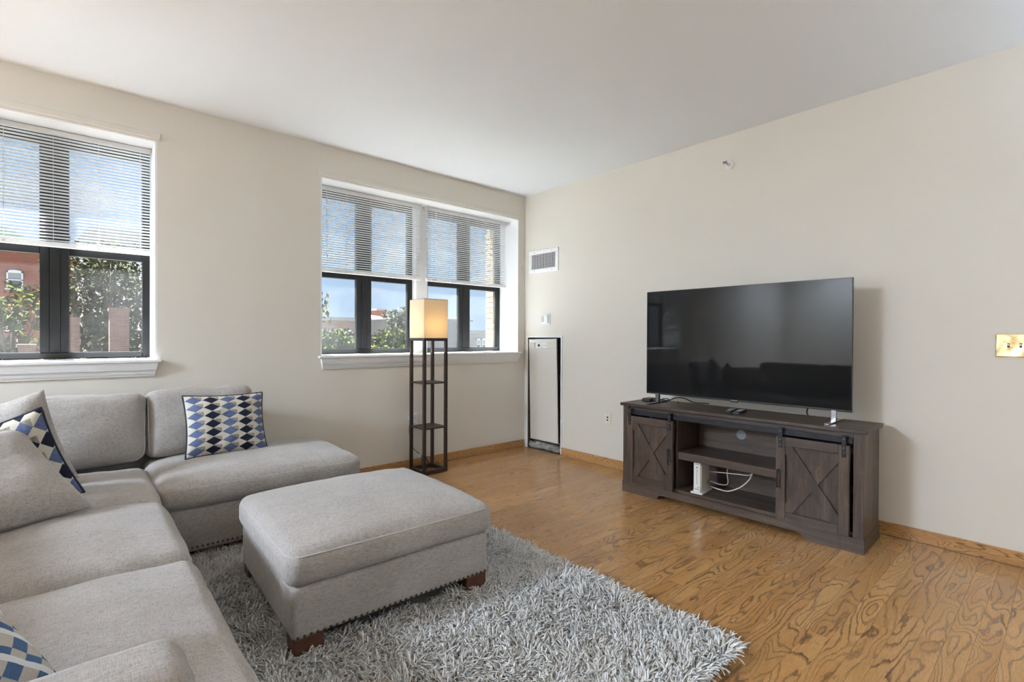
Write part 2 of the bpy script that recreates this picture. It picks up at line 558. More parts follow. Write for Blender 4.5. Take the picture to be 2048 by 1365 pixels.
def tube_vf(path, r, n=8, closed=False, cap=True):
    P = [Vector(p) for p in path]
    m = len(P)
    V, F = [], []
    up = None
    for i, p in enumerate(P):
        a = P[(i - 1) % m] if (closed or i > 0) else P[i]
        b = P[(i + 1) % m] if (closed or i < m - 1) else P[i]
        t = (b - a).normalized()
        if up is None:
            up = Vector((0, 0, 1)) if abs(t.z) < 0.9 else Vector((1, 0, 0))
        s = t.cross(up)
        if s.length < 1e-6:
            s = t.cross(Vector((0.3, 0.9, 0.1)))
        s.normalize()
        up = s.cross(t).normalized()
        rr = r[i] if isinstance(r, (list, tuple)) else r
        for k in range(n):
            a_ = 2 * PI * k / n
            V.append(tuple(p + (s * math.cos(a_) + up * math.sin(a_)) * rr))
    rings = m if closed else m - 1
    for i in range(rings):
        j = (i + 1) % m
        for k in range(n):
            l = (k + 1) % n
            F.append((i * n + k, i * n + l, j * n + l, j * n + k))
    if cap and not closed:
        F.append(tuple(range(n - 1, -1, -1)))
        F.append(tuple((m - 1) * n + k for k in range(n)))
    return V, F
def tube(name, path, r, m, parent=None, n=8, closed=False, loc=(0, 0, 0), rot=(0, 0, 0)):
    v, f = tube_vf(path, r, n, closed)
    return mesh(name, v, f, m, parent, True, loc, rot)
def spline(pts, k=8, closed=False):
    P = [Vector(p) for p in pts]
    n = len(P)
    out = []
    for i in range(n if closed else n - 1):
        p0 = P[(i - 1) % n] if (closed or i > 0) else P[i]
        p1, p2 = P[i], P[(i + 1) % n]
        p3 = P[(i + 2) % n] if (closed or i < n - 2) else P[(i + 1) % n]
        for j in range(k):
            t = j / k
            out.append(0.5 * ((2 * p1) + (p2 - p0) * t + (2 * p0 - 5 * p1 + 4 * p2 - p3) * t * t + (3 * p1 - p0 - 3 * p2 + p3) * t ** 3))
    if not closed:
        out.append(P[-1])
    return out
def lathe(profile, n=24, axis='z'):
    V, F = [], []
    for (r, z) in profile:
        for k in range(n):
            a = 2 * PI * k / n
            V.append((r * math.cos(a), r * math.sin(a), z))
    m = len(profile)
    for i in range(m - 1):
        for k in range(n):
            l = (k + 1) % n
            F.append((i * n + k, i * n + l, (i + 1) * n + l, (i + 1) * n + k))
    F.append(tuple(range(n - 1, -1, -1)))
    F.append(tuple((m - 1) * n + k for k in range(n)))
    return V, F

def axis_samples(a, r, m, step):
    e = [-a + r * (1 - math.cos(PI / 2 * k / m)) for k in range(m + 1)]
    e = [-a + r * (k / m) for k in range(m + 1)]
    k = max(1, int(round((2 * a - 2 * r) / step)))
    mid = [-a + r + (2 * a - 2 * r) * i / k for i in range(1, k)]
    return e + mid + [-x for x in reversed(e)]
def soft_vf(w, d, h, r, step=0.03, m=4, crown=0.0, belly=0.0, wr=0.0, ws=6.0, seed=0.0, sag=None):
    """rounded, slightly inflated cushion, base at z=0, centred in x and y"""
    a, b, c = w / 2, d / 2, h / 2
    xs, ys, zs = axis_samples(a, r, m, step), axis_samples(b, r, m, step), axis_samples(c, r, m, step)
    idx, V, F = {}, [], []
    def vid(x, y, z):
        k = (round(x, 6), round(y, 6), round(z, 6))
        if k not in idx:
            idx[k] = len(V)
            ix = min(max(x, -a + r), a - r)
            iy = min(max(y, -b + r), b - r)
            iz = min(max(z, -c + r), c - r)
            dv = Vector((x - ix, y - iy, z - iz))
            p = Vector((ix, iy, iz))
            if dv.length > 1e-9:
                p += dv.normalized() * r
            u, v_, q = p.x / a, p.y / b, p.z / c
            fx, fy = max(0, 1 - u * u), max(0, 1 - v_ * v_)
            dome = (fx * fy) ** 0.6
            if q > 0:
                p.z += crown * dome * q
            fz = max(0, 1 - q * q)
            p.x += belly * u * fz * fy ** 0.5
            p.y += belly * v_ * fz * fx ** 0.5
            if wr > 0:
                s = Vector((x * ws, y * ws, z * ws * 1.5)) + Vector((seed, seed * 1.7, seed * 0.3))
                nz = noise.fractal(s, 1.0, 2.0, 4)
                nrm = Vector((u ** 3, v_ ** 3, q ** 3))
                if nrm.length > 1e-6:
                    p += nrm.normalized() * nz * wr
            if sag:
                p.z += sag(u, v_, q)
            V.append((p.x, p.y, p.z + c))
        return idx[k]
    def grid(A, B, f, flip):
        for i in range(len(A) - 1):
            for j in range(len(B) - 1):
                q = [f(A[i], B[j]), f(A[i + 1], B[j]), f(A[i + 1], B[j + 1]), f(A[i], B[j + 1])]
                F.append(tuple(reversed(q)) if flip else tuple(q))
    grid(xs, ys, lambda x, y: vid(x, y, c), False)
    grid(xs, ys, lambda x, y: vid(x, y, -c), True)
    grid(xs, zs, lambda x, z: vid(x, -b, z), False)
    grid(xs, zs, lambda x, z: vid(x, b, z), True)
    grid(ys, zs, lambda y, z: vid(a, y, z), False)
    grid(ys, zs, lambda y, z: vid(-a, y, z), True)
    return V, F
def rrect(w, d, r, z, n=6, step=0.05):
    a, b = w / 2, d / 2
    P = []
    for cx, cy, s in ((a - r, b - r, 0), (-a + r, b - r, 1), (-a + r, -b + r, 2), (a - r, -b + r, 3)):
        for k in range(n + 1):
            t = PI / 2 * (s + k / n)
            P.append((cx + r * math.cos(t), cy + r * math.sin(t), z))
    return P

# ------------------------------------------------------------------ room shell
H = 2.74
XL, YB = -9.2, -6.6          # left wall, wall behind the camera
WT = 0.36                    # thickness of the window wall
W2 = (-2.241, -0.091)
W1 = (-4.330, -3.313)
ZS, ZH = 1.040, 2.474        # sill and head of the window openings

def structure(o):
    o['kind'] = 'structure'
    return o

# window wall (four piers, two aprons, two heads joined into one wall)
segs = [((XL - 0.3, 0, -0.2), (W1[0], WT, H + 0.3)), ((W1[1], 0, -0.2), (W2[0], WT, H + 0.3)), ((W2[1], 0, -0.2), (0.3, WT, H + 0.3)),
        ((W1[0], 0, -0.2), (W1[1], WT, ZS - 0.03)), ((W2[0], 0, -0.2), (W2[1], WT, ZS - 0.03)),
        ((W1[0], 0, ZH + 0.012), (W1[1], WT, H + 0.3)), ((W2[0], 0, ZH + 0.012), (W2[1], WT, H + 0.3))]
structure(tag(boxes('wall_back', segs, 'wall_paint'), 'beige painted wall with the windows'))
PY0, PY1, PZ = -0.548, -0.058, 1.195   # recess of the heater panel in the right wall
segs = [((0, YB - 0.3, -0.2), (0.3, PY0, H + 0.3)), ((0, PY1, -0.2), (0.3, 0.0, H + 0.3)), ((0, PY0, PZ), (0.3, PY1, H + 0.3))]
structure(tag(boxes('wall_right', segs, 'wall_paint'), 'long beige painted wall behind the television'))
structure(tag(box('wall_left', (XL - 0.3, YB - 0.3, -0.2), (XL, 0, H + 0.3), 'wall_paint'), 'beige wall at the far left of the room'))
structure(tag(box('wall_front', (XL, YB - 0.3, -0.2), (0, YB, H + 0.3), 'wall_paint'), 'beige wall behind the viewer'))
structure(tag(box('ceiling', (XL, YB, H), (0, 0, H + 0.3), 'ceiling_paint'), 'plain white flat ceiling'))

# floor: slab with oak planks laid parallel to the window wall
floor = structure(tag(box('floor', (XL, YB, -0.2), (0.3, 0.0, -0.012), 'oak_floor'), 'glossy oak plank floor with dark cathedral grain'))
PWD = 0.0762
lens = [0.36, 0.48, 0.6, 0.72, 0.86, 1.0, 1.15, 1.3]
plank_src = {}
def plank_mesh(L, W):
    key = (round(L, 3), round(W, 3))
    if key not in plank_src:
        v, f = box_vf((0.00015, 0.00015, -0.012), (L - 0.00015, W - 0.00015, 0.0))
        v, f = bevel_vf(v, f, 0.0004, 1)
        me = bpy.data.meshes.new('plank')
        me.from_pydata(v, [], f)
        me.materials.append(MATS['oak_floor'])
        plank_src[key] = me
    return plank_src[key]
rp = random.Random(11)
y = -3.838 - PWD * 10
count = 0
far_parts = []
while y < -0.02:
    W = min(PWD, -0.0185 - y) if y + PWD > -0.0185 else PWD
    x = -0.0185 if (y > PY1 or y < PY0) else -0.0185
    xe = -3.55 if y < -2.3 else -3.5
    first = True
    while x > xe:
        L = rp.choice(lens)
        if first:
            L = rp.choice(lens) * rp.choice((0.5, 0.8, 1.0))
            first = False
        L = round(min(L, max(x - xe, 0.2)), 2)
        o = bpy.data.objects.new('plank', plank_mesh(L, W))
        o.location = (x - L, y, 0)
        link(o, floor)
        x -= L
        count += 1
    y += PWD
print('planks', count)
# rest of the floor, out of view: continuous boarding
far = boxes('boarding', [((XL, YB, -0.012), (-0.0185, -3.838 - PWD * 10, -0.0003)), ((XL, -3.838 - PWD * 10, -0.012), (-3.56, -0.02, -0.0003))], 'oak_floor', floor)
far['kind'] = 'stuff'

# baseboards
bb = box('baseboard_back', (XL, -0.018, 0.0), (-0.019, 0.0, 0.075), 'oak_base_x', None, 0.003)
structure(tag(bb, 'oak baseboard under the windows'))
b2 = boxes('baseboard_right', [((-0.018, YB, 0.0), (0.0, -0.567, 0.077))], 'oak_base_y', None, 0.003)
structure(tag(b2, 'oak baseboard along the television wall'))

# ------------------------------------------------------------------ windows
FY = 0.305
def window(name, x0, x1, single, label):
    w = structure(tag(empty(name, (x0, 0, ZS)), label))
    L = x1 - x0
    hh = ZH - ZS
    # painted reveal: two jambs and a head
    box('jamb', (0.0, 0.0, 0.0), (0.012, FY, hh), 'white_trim', w)
    box('jamb', (L - 0.012, 0.0, 0.0), (L, FY, hh), 'white_trim', w)
    box('head_lining', (0.0, 0.0, hh), (L, FY, hh + 0.012), 'white_trim', w)
    # sill board with rounded nosing, apron with two steps and tapered ends
    v, f = box_vf((0.0, 0.0, -0.022), (L, FY, 0.0))
    v2, f2 = bevel_vf(*box_vf((-0.022, -0.045, -0.022), (L + 0.022, 0.002, 0.0)), 0.008, 3)
    sv, sf = join([(v, f), (v2, f2)])
    mesh('sill', sv, sf, 'white_trim', w)
    def apron(z0, z1, d, t0, t1):
        V = [(-t0, -d, z1), (L + t0, -d, z1), (L + t1, -d * 0.72, z0), (-t1, -d * 0.72, z0), (-t0, 0, z1), (L + t0, 0, z1), (L + t1, 0, z0), (-t1, 0, z0)]
        F = [(0, 3, 2, 1), (4, 5, 6, 7), (0, 1, 5, 4), (1, 2, 6, 5), (2, 3, 7, 6), (3, 0, 4, 7)]
        return V, F
    av, af = join([apron(-0.068, -0.022, 0.038, 0.002, -0.008), apron(-0.094, -0.068, 0.022, -0.009, -0.013), apron(-0.110, -0.094, 0.012, -0.013, -0.016)])
    mesh('apron', av, af, 'white_trim', w)
    # slim board above the opening
    tv, tf = join([bevel_vf(*box_vf((-0.014, -0.020, hh + 0.014), (L + 0.016, 0.0, hh + 0.052)), 0.004, 2), box_vf((-0.010, -0.010, hh + 0.003), (L + 0.010, 0.0, hh + 0.014))])
    mesh('head_board', tv, tf, 'beige_trim', w)
    # centre post between the two units
    PX0, PX1 = (1.013, 1.144)
    if not single:
        box('post', (PX0, 0.235, 0.0), (PX1, WT, hh), 'white_trim', w, 0.004)
    for (u0, u1) in (((0.012, PX0), (PX1, L - 0.006)) if not single else ((0.012, L - 0.006),)):
        uw = u1 - u0
        cm = (u0 + u1) / 2
        st = 0.048
        # outer frame of the unit
        fr = [((u0, FY, 0.005), (u0 + st, FY + 0.05, hh)), ((u1 - st, FY, 0.005), (u1, FY + 0.05, hh)),
              ((u0 + st, FY, 0.005), (u1 - st, FY + 0.05, 0.044)), ((u0 + st, FY, 1.365), (u1 - st, FY + 0.05, hh))]
        boxes('frame', fr, 'black_frame', w, 0.004)
        boxes('mullion', [((cm - 0.070, FY - 0.004, 0.044), (cm - 0.024, FY + 0.05, 1.365)), ((cm - 0.024, FY - 0.010, 0.044), (cm + 0.024, FY + 0.05, 1.365)), ((cm + 0.024, FY - 0.004, 0.044), (cm + 0.070, FY + 0.05, 1.365))], 'black_frame', w, 0.003)
        for a, b_ in ((u0 + st, cm - 0.070), (cm + 0.070, u1 - st)):
            box('meeting_rail', (a, FY + 0.002, 0.672), (b_, FY + 0.048, 0.722), 'black_frame', w, 0.003)
            box('lift_rail', (a - 0.006, FY - 0.012, 0.036), (b_ + 0.006, FY, 0.046), 'black_frame', w, 0.002)
            box('pane', (a, FY + 0.022, 0.044), (b_, FY + 0.026, 0.672), 'window_glass', w)
            box('pane', (a, FY + 0.034, 0.722), (b_, FY + 0.038, 1.365), 'window_glass', w)
    return w
window('window_1', W1[0], W1[1], True, 'black framed window with white sill at the left edge')
window('window_2', W2[0], W2[1], False, 'pair of black framed windows near the room corner')


# mini blinds, half raised slats
def slat_mesh(L, deg=13):
    n = 6
    wv = 0.025
    V, F = [], []
    tilt = math.radians(deg)
    for e in (0, L):
        for k in range(n + 1):
            t = k / n - 0.5
            yy, zz = t * wv, 0.0022 * (1 - 4 * t * t)
            # room side (-y) edge a little higher
            V.append((e, yy * math.cos(tilt) + zz * math.sin(tilt), -yy * math.sin(tilt) + zz * math.cos(tilt)))
    V2 = [(x, y, z - 0.0005) for x, y, z in V]
    m = n + 1
    F = [(k, k + 1, m + k + 1, m + k) for k in range(n)]
    b = len(V)
    F += [(b + k, b + m + k, b + m + k + 1, b + k + 1) for k in range(n)]
    F += [(0, m, b + m, b), (n, b + n, b + m + n, m + n)]
    F += [tuple(list(range(m)) + list(range(b + n, b - 1, -1))), tuple(list(range(2 * m - 1, m - 1, -1)) + list(range(b + m, b + 2 * m)))]
    me = bpy.data.meshes.new('slat')
    me.from_pydata(V + V2, [], F)
    me.polygons.foreach_set('use_smooth', [True] * len(me.polygons))
    me.materials.append(MATS['blind_white'])
    return me
BY = 0.195
def blind(x0, x1, label, drop=0.690, n=33, deg=13):
    L = x1 - x0
    t = tag(empty('mini_blind', (x0, BY, ZH)), label, 'window blind', 'white mini blinds in the windows')
    v, f = join([bevel_vf(*box_vf((0, -0.014, -0.034), (L, 0.014, -0.004)), 0.002, 1), box_vf((-0.004, -0.017, -0.036), (0.0, 0.017, 0.0)), box_vf((L, -0.017, -0.036), (L + 0.004, 0.017, 0.0))])
    mesh('headrail', v, f, 'blind_white', t)
    me = slat_mesh(L - 0.008, deg)
    z0, z1 = -0.050, -drop
    q = drop - 0.690
    for i in range(n):
        o = bpy.data.objects.new('slat', me)
        o.location = (0.004, 0, z0 + (z1 - z0) * i / (n - 1) + random.uniform(-0.0006, 0.0006))
        link(o, t)
    v, f = bevel_vf(*box_vf((0, -0.013, -0.730 - q), (L, 0.013, -0.699 - q)), 0.004, 2)
    mesh('bottom_rail', v, f, 'blind_white', t)
    for k, u in enumerate((0.06, 0.28, 0.5, 0.72, 0.94)):
        boxes('ladder_cord', [((u * L - 0.0008, -0.0138, -0.70 - q), (u * L + 0.0008, -0.0128, -0.034)), ((u * L - 0.0008, 0.0128, -0.70 - q), (u * L + 0.0008, 0.0138, -0.034))], 'cord_white', t)
        box('cord_button', (u * L - 0.008, -0.017, -0.728 - q), (u * L + 0.008, -0.012, -0.708 - q), 'plastic_white', t, 0.002)
    tube('wand', [(0.10, -0.020, -0.036), (0.102, -0.022, -0.3), (0.104, -0.024, -0.62)], 0.0035, 'plastic_white', t, 6)
    return t
blind(-2.224, -1.205, 'white mini blind left of the post in the corner window')
blind(-1.140, -0.118, 'white mini blind right of the post, nearest the corner')
blind(-4.316, -3.328, 'white mini blind at the left edge of the picture')

# outside brick return beside the corner window
ext = structure(tag(boxes('wall_exterior', [((-0.150, WT, ZS - 0.25), (0.6, 0.485, ZH + 0.2)), ((W2[0] - 1.0, WT, ZS - 0.5), (0.6, 0.49, ZS - 0.25)), ((W2[0] - 1.0, WT, ZH + 0.1), (0.6, 0.49, H + 0.5))], 'mortar'), 'tan brick return outside the corner window'))
srcs = {}
for i in range(26):
    z = ZS - 0.23 + i * 0.0605
    cuts = ((WT + 0.003, 0.492),) if i % 2 == 0 else ((WT + 0.003, 0.405), (0.414, 0.492))
    for a, b_ in cuts:
        key = round(b_ - a, 3)
        if key not in srcs:
            srcs[key] = box('brick', (-0.008, 0, 0), (0.05, b_ - a, 0.0515), 'tan_brick', ext, 0.003, 1)
            srcs[key].location = (-0.152, a, z)
        else:
            inst(srcs[key], 'brick', ext, (-0.152 + random.uniform(-0.0015, 0.0015), a, z))

# ------------------------------------------------------------------ shag rug
RX0, RX1, RY0, RY1 = -3.72, -1.835, -3.185, -0.82
rug = tag(empty('shag_rug', ((RX0 + RX1) / 2, (RY0 + RY1) / 2, 0)), 'fluffy light grey shag rug under the ottoman', 'rug')
v, f = bevel_vf(*box_vf((RX0 + 0.01, RY0 + 0.01, 0.0005), (RX1 - 0.01, RY1 - 0.01, 0.014)), 0.005, 2)
rb = mesh('backing', v, f, 'rug_backing', None)
rb.parent = rug
rb.location = (-rug.location.x, -rug.location.y, 0)
def tufts():
    step = 0.0088
    gx = np.arange(RX0 + 0.004, RX1, step)
    gy = np.arange(RY0 + 0.004, RY1, step)
    X, Y = np.meshgrid(gx, gy)
    X = X.ravel() + rng.uniform(-.5, .5, X.size) * step * 1.2
    Y = Y.ravel() + rng.uniform(-.5, .5, Y.size) * step * 1.2
    keep = np.ones(X.size, bool)
    keep &= ~((X < -3.50) & (Y < -1.0))          # under the long sofa
    keep &= ~((X < -2.35) & (Y > -0.90))         # under the chaise
    cr, sr = math.cos(math.radians(2)), math.sin(math.radians(2))
    ox, oy = X + 2.684, Y + 1.755
    lu, lv = ox * cr - oy * sr, ox * sr + oy * cr
    keep &= ~((abs(lu) < 0.40) & (lv > -0.36) & (lv < 0.37))
    # round off the free corners a little
    X, Y = X[keep], Y[keep]
    n = X.size
    # smooth direction field
    def field(sx, sy, ph):
        return (np.sin(X * 3.1 * sx + ph) + np.sin(Y * 2.7 * sy + ph * 1.7) + np.sin((X + Y) * 6.3 * sx + ph * .6) * .8 + np.sin((X - Y * 1.3) * 13 * sy + ph * 2.1) * .6)
    ang = field(2.3, 2.1, 0.4) * 1.7 + rng.normal(0, 1.0, n)
    lean = np.clip(1.08 + 0.22 * field(1.7, 1.5, 2.2) + rng.normal(0, 0.45, n), 0.1, 1.5)
    # pile spills outwards at the edges
    edge = np.maximum(0, 1 - (RX1 - X) / 0.05)
    edge2 = np.maximum(0, 1 - (Y - RY0) / 0.05)
    dx = np.cos(ang) * (1 - np.maximum(edge, edge2)) + edge * 1.0
    dy = np.sin(ang) * (1 - np.maximum(edge, edge2)) - edge2 * 1.0
    nn = np.hypot(dx, dy) + 1e-6
    dx, dy = dx / nn, dy / nn
    lean = np.where(np.maximum(edge, edge2) > 0, np.maximum(lean, 0.9) , lean)
    wob = rng.normal(0, 0.55, n)
    dx, dy = np.where(np.maximum(edge, edge2) > 0, dx * np.cos(wob) - dy * np.sin(wob), dx), np.where(np.maximum(edge, edge2) > 0, dx * np.sin(wob) + dy * np.cos(wob), dy)
    ln = rng.uniform(0.036, 0.054, n) * np.clip(1.0 + 0.10 * field(4.1, 3.7, 0.9), 0.7, 1.3)
    rad = rng.uniform(0.0027, 0.0043, n)
    P = []
    ts = (0.0, 0.5, 0.85, 1.0)
    rs = (0.9, 1.0, 1.0, 0.55)
    for t_, r_ in zip(ts, rs):
        a = lean * t_ * 1.15
        h = ln * t_ * np.cos(a * 0.75)
        s = ln * t_ * np.sin(a * 0.85)
        cx, cy, cz = X + dx * s, Y + dy * s, 0.010 + h
        for k in range(3):
            th = 2 * PI * k / 3 + ang
            P.append(np.stack([cx + np.cos(th) * rad * r_, cy + np.sin(th) * rad * r_, cz + np.sin(th * 1.3) * 0.0006], 1))
    P = np.stack(P, 1)                       # n,12,3
    V = P.reshape(-1, 3)
    q = []
    for i in range(3):
        for k in range(3):
            l = (k + 1) % 3
            q.append((i * 3 + k, i * 3 + l, (i + 1) * 3 + l, (i + 1) * 3 + k))
    q = np.array(q, np.int32)
    Q = (np.arange(n, dtype=np.int32)[:, None, None] * 12 + q[None]).reshape(-1, 4)
    me = bpy.data.meshes.new('pile')
    me.vertices.add(len(V))
    me.vertices.foreach_set('co', V.astype(np.float32).ravel())
    me.loops.add(Q.size)
    me.loops.foreach_set('vertex_index', Q.ravel())
    me.polygons.add(len(Q))
    me.polygons.foreach_set('loop_start', np.arange(0, Q.size, 4, dtype=np.int32))
    me.polygons.foreach_set('use_smooth', np.ones(len(Q), bool))
    me.update(calc_edges=True)
    tone = np.clip(rng.normal(0.55, 0.22, n) + 0.08 * field(2.0, 2.2, 1.0), 0, 1)
    at = me.attributes.new('tone', 'FLOAT', 'POINT')
    at.data.foreach_set('value', np.repeat(tone, 12).astype(np.float32))
    me.materials.append(MATS['shag_pile'])
    o = bpy.data.objects.new('pile', me)
    o['kind'] = 'stuff'
    link(o, rug)
    o.location = (-rug.location.x, -rug.location.y, 0)
    print('tufts', n)
tufts()

# ------------------------------------------------------------------ sectional sofa
sofa = tag(empty('sectional_sofa', (-3.45, -0.55, 0)), 'grey chenille L-shaped sectional sofa under the left window', 'sofa')
SO = Vector(sofa.location)
def soft(name, lo, hi, r, mt, parent, O, welt=None, **kw):
    w_, d_, h_ = hi[0] - lo[0], hi[1] - lo[1], hi[2] - lo[2]
    v, f = soft_vf(w_, d_, h_, r, **kw)
    o = mesh(name, v, f, mt, parent, True, ((lo[0] + hi[0]) / 2 - O.x, (lo[1] + hi[1]) / 2 - O.y, lo[2] - O.z))
    if welt:
        for zz in welt:
            pts = rrect(w_ - 2 * r * 0.20, d_ - 2 * r * 0.20, r * 1.1, zz, 6)
            # subdivide the straight runs so that the seam follows the swelling
            P = []
            for i, p in enumerate(pts):
                q = Vector(pts[(i + 1) % len(pts)])
                p = Vector(p)
                k = max(1, int((q - p).length / 0.05))
                P += [p.lerp(q, j / k) for j in range(k)]
            b = kw.get('belly', 0)
            Q = []
            for p in P:
                u, v_ = p.x / (w_ / 2), p.y / (d_ / 2)
                fz = max(0, 1 - ((zz - h_ / 2) / (h_ / 2)) ** 2)
                nz = noise.fractal(Vector((p.x * kw.get('ws', 6.0), p.y * kw.get('ws', 6.0), (zz - h_ / 2) * kw.get('ws', 6.0) * 1.5)) + Vector((kw.get('seed', 0), kw.get('seed', 0) * 1.7, kw.get('seed', 0) * 0.3)), 1.0, 2.0, 4) * kw.get('wr', 0)
                nr = Vector((u ** 3, v_ ** 3, (zz / (h_ / 2) - 1) ** 3)).normalized()
                p = p + nr * (nz + 0.0022)
                Q.append((p.x + b * u * fz * max(0, 1 - v_ * v_) ** 0.5, p.y + b * v_ * fz * max(0, 1 - u * u) ** 0.5, p.z))
            tube('piping', Q, 0.0035, 'grey_welt', o, 6, True)
    return o
# plinth: L-shaped upholstered base
soft('base', (-4.62, -0.965, 0.056), (-2.345, -0.035, 0.290), 0.02, 'grey_chenille', sofa, SO, step=0.12, m=2)
soft('base', (-4.62, -3.02, 0.056), (-3.46, -0.970, 0.290), 0.02, 'grey_chenille', sofa, SO, step=0.12, m=2)
for (fx, fy) in ((-2.42, -0.88), (-2.42, -0.12), (-3.56, -2.92), (-4.5, -2.92), (-4.5, -0.12), (-3.3, -0.86)):
    v, f = bevel_vf(*box_vf((-0.04, -0.04, 0.0), (0.04, 0.04, 0.043 if fx > -3.72 and fy < -0.82 else 0.057)), 0.004, 1)
    mesh('foot', v, f, 'leg_wood', sofa, False, (fx - SO.x, fy - SO.y, 0.0145 if fx > -3.72 and fy < -0.82 else 0.0))
# back rests
soft('back_frame', (-4.62, -0.150, 0.285), (-2.84, -0.030, 0.74), 0.04, 'grey_chenille', sofa, SO, step=0.12, m=3)
soft('back_frame', (-4.68, -2.84, 0.285), (-4.55, -0.155, 0.74), 0.04, 'grey_chenille', sofa, SO, step=0.12, m=3)
# seat cushions
soft('seat_cushion', (-3.405, -0.985, 0.288), (-2.335, -0.155, 0.425), 0.045, 'grey_chenille', sofa, SO, welt=(0.112,), crown=0.050, belly=0.012, wr=0.006, seed=3.1)
soft('seat_cushion', (-4.09, -1.185, 0.288), (-3.412, -0.39, 0.420), 0.045, 'grey_chenille', sofa, SO, welt=(0.108,), crown=0.045, belly=0.010, wr=0.006, seed=5.3)
soft('seat_cushion', (-4.09, -1.975, 0.288), (-3.415, -1.195, 0.430), 0.045, 'grey_chenille', sofa, SO, welt=(0.118,), crown=0.050, belly=0.012, wr=0.006, seed=8.3)
soft('seat_cushion', (-4.09, -3.01, 0.288), (-3.415, -1.985, 0.425), 0.045, 'grey_chenille', sofa, SO, welt=(0.112,), crown=0.045, belly=0.012, wr=0.006, seed=11.7)
# loose back cushions on the window side, and two along the left
def back_cushion(name, x0, x1, yb, yf, z0, z1, seed, rz=0.0, lean=8.0, side='y'):
    wd = x1 - x0
    v, f = soft_vf(wd, z1 - z0, yb - yf, 0.055, step=0.035, m=4, crown=0.045, belly=0.010, wr=0.012, ws=5.0, seed=seed)
    o = mesh(name, v, f, 'grey_chenille', sofa, True)
    h_ = yb - yf
    for zz in (h_ - 0.022, 0.02):
        pts = rrect(wd - 0.014, (z1 - z0) - 0.014, 0.06, zz, 6)
        P = []
        for i, p in enumerate(pts):
            q, p = Vector(pts[(i + 1) % len(pts)]), Vector(p)
            k = max(1, int((q - p).length / 0.05))
            P += [p.lerp(q, j / k) for j in range(k)]
        tube('piping', [(p.x + noise.noise(p * 6 + Vector((seed, 0, 0))) * 0.006, p.y + noise.noise(p * 7) * 0.008, p.z) for p in P], 0.0035, 'grey_welt', o, 6, True)
    if side == 'y':   # cushion face looks to -y
        m = Matrix.Translation(((x0 + x1) / 2 - SO.x, yb - SO.y, (z0 + z1) / 2)) @ Matrix.Rotation(math.radians(90 - lean), 4, 'X')
    else:             # face looks to +x ; x0..x1 run along y
        m = Matrix.Translation((yb - SO.x, (x0 + x1) / 2 - SO.y, (z0 + z1) / 2)) @ Matrix.Rotation(PI / 2, 4, 'Z') @ Matrix.Rotation(math.radians(90 - lean), 4, 'X')
    o.matrix_local = m
    return o
back_cushion('back_cushion', -3.395, -2.815, -0.135, -0.335, 0.425, 0.835, 2.0)
back_cushion('back_cushion', -3.985, -3.405, -0.135, -0.350, 0.425, 0.825, 6.0)
back_cushion('back_cushion', -4.55, -3.985, -0.16, -0.40, 0.425, 0.800, 9.0)
back_cushion('back_cushion', -1.97, -1.20, -4.53, -4.73, 0.425, 0.83, 12.0, side='x')
back_cushion('back_cushion', -2.78, -1.98, -4.53, -4.73, 0.425, 0.83, 15.0, side='x')
# arm at the near end
arm = soft('arm', (-4.60, -2.99, 0.285), (-3.560, -2.805, 0.600), 0.05, 'grey_chenille', sofa, SO, step=0.05, m=4, crown=0.006, wr=0.003, seed=4.0)
aw = [(0.52 - 0.055, -0.0945, 0.0), (0.52 - 0.055, -0.0945, 0.20), (0.52 - 0.06, -0.0945, 0.245), (0.52 - 0.10, -0.0945, 0.266), (-0.45, -0.0945, 0.268)]
tube('piping', spline(aw, 6), 0.0045, 'grey_welt', arm, 6)
# nail heads along the chaise base
nv, nf = lathe([(0.0058, 0.0), (0.0056, 0.0012), (0.0042, 0.0032), (0.0018, 0.0044)], 10)
nail_me = bpy.data.meshes.new('nail_head')
nail_me.from_pydata(nv, [], nf)
nail_me.polygons.foreach_set('use_smooth', [True] * len(nail_me.polygons))
nail_me.materials.append(MATS['nail_bronze'])
def nails(parent, p0, p1, n, rot):
    for i in range(n):
        p = Vector(p0).lerp(Vector(p1), i / (n - 1))
        o = bpy.data.objects.new('nail_head', nail_me)
        o.location = p
        o.rotation_euler = rot
        link(o, parent)
nails(sofa, (-3.38 - SO.x, -0.9645 - SO.y, 0.082), (-2.37 - SO.x, -0.9645 - SO.y, 0.082), 44, (PI / 2, 0, 0))

# ------------------------------------------------------------------ ottoman
ott = tag(empty('ottoman', (-2.684, -1.755, 0.0), math.radians(-2.0)), 'large square grey ottoman with nailhead trim on the rug', 'ottoman')
Z0 = Vector((0, 0, 0))
OW, OD = 0.905, 0.862
base = soft('base', (-OW / 2 + 0.012, -OD / 2 + 0.012, 0.082), (OW / 2 - 0.012, OD / 2 - 0.012, 0.276), 0.022, 'grey_chenille', ott, Z0, step=0.06, m=3, wr=0.002, seed=1.0)
soft('cushion', (-OW / 2 - 0.004, -OD / 2 - 0.004, 0.274), (OW / 2 + 0.004, OD / 2 + 0.004, 0.408), 0.046, 'grey_chenille', ott, Z0, welt=(0.116,), crown=0.058, belly=0.010, wr=0.005, ws=6.0, seed=21.0)
for sx in (-1, 1):
    for sy in (-1, 1):
        v, f = bevel_vf(*box_vf((-0.055, -0.045, 0.0), (0.055, 0.045, 0.070)), 0.004, 1)
        mesh('leg', v, f, 'leg_wood', ott, False, (sx * (OW / 2 - 0.075), sy * (OD / 2 - 0.065), 0.0145))
fy = -OD / 2 + 0.0125
nails(ott, (-OW / 2 + 0.032, fy, 0.096), (OW / 2 - 0.032, fy, 0.096), 36, (PI / 2, 0, 0))

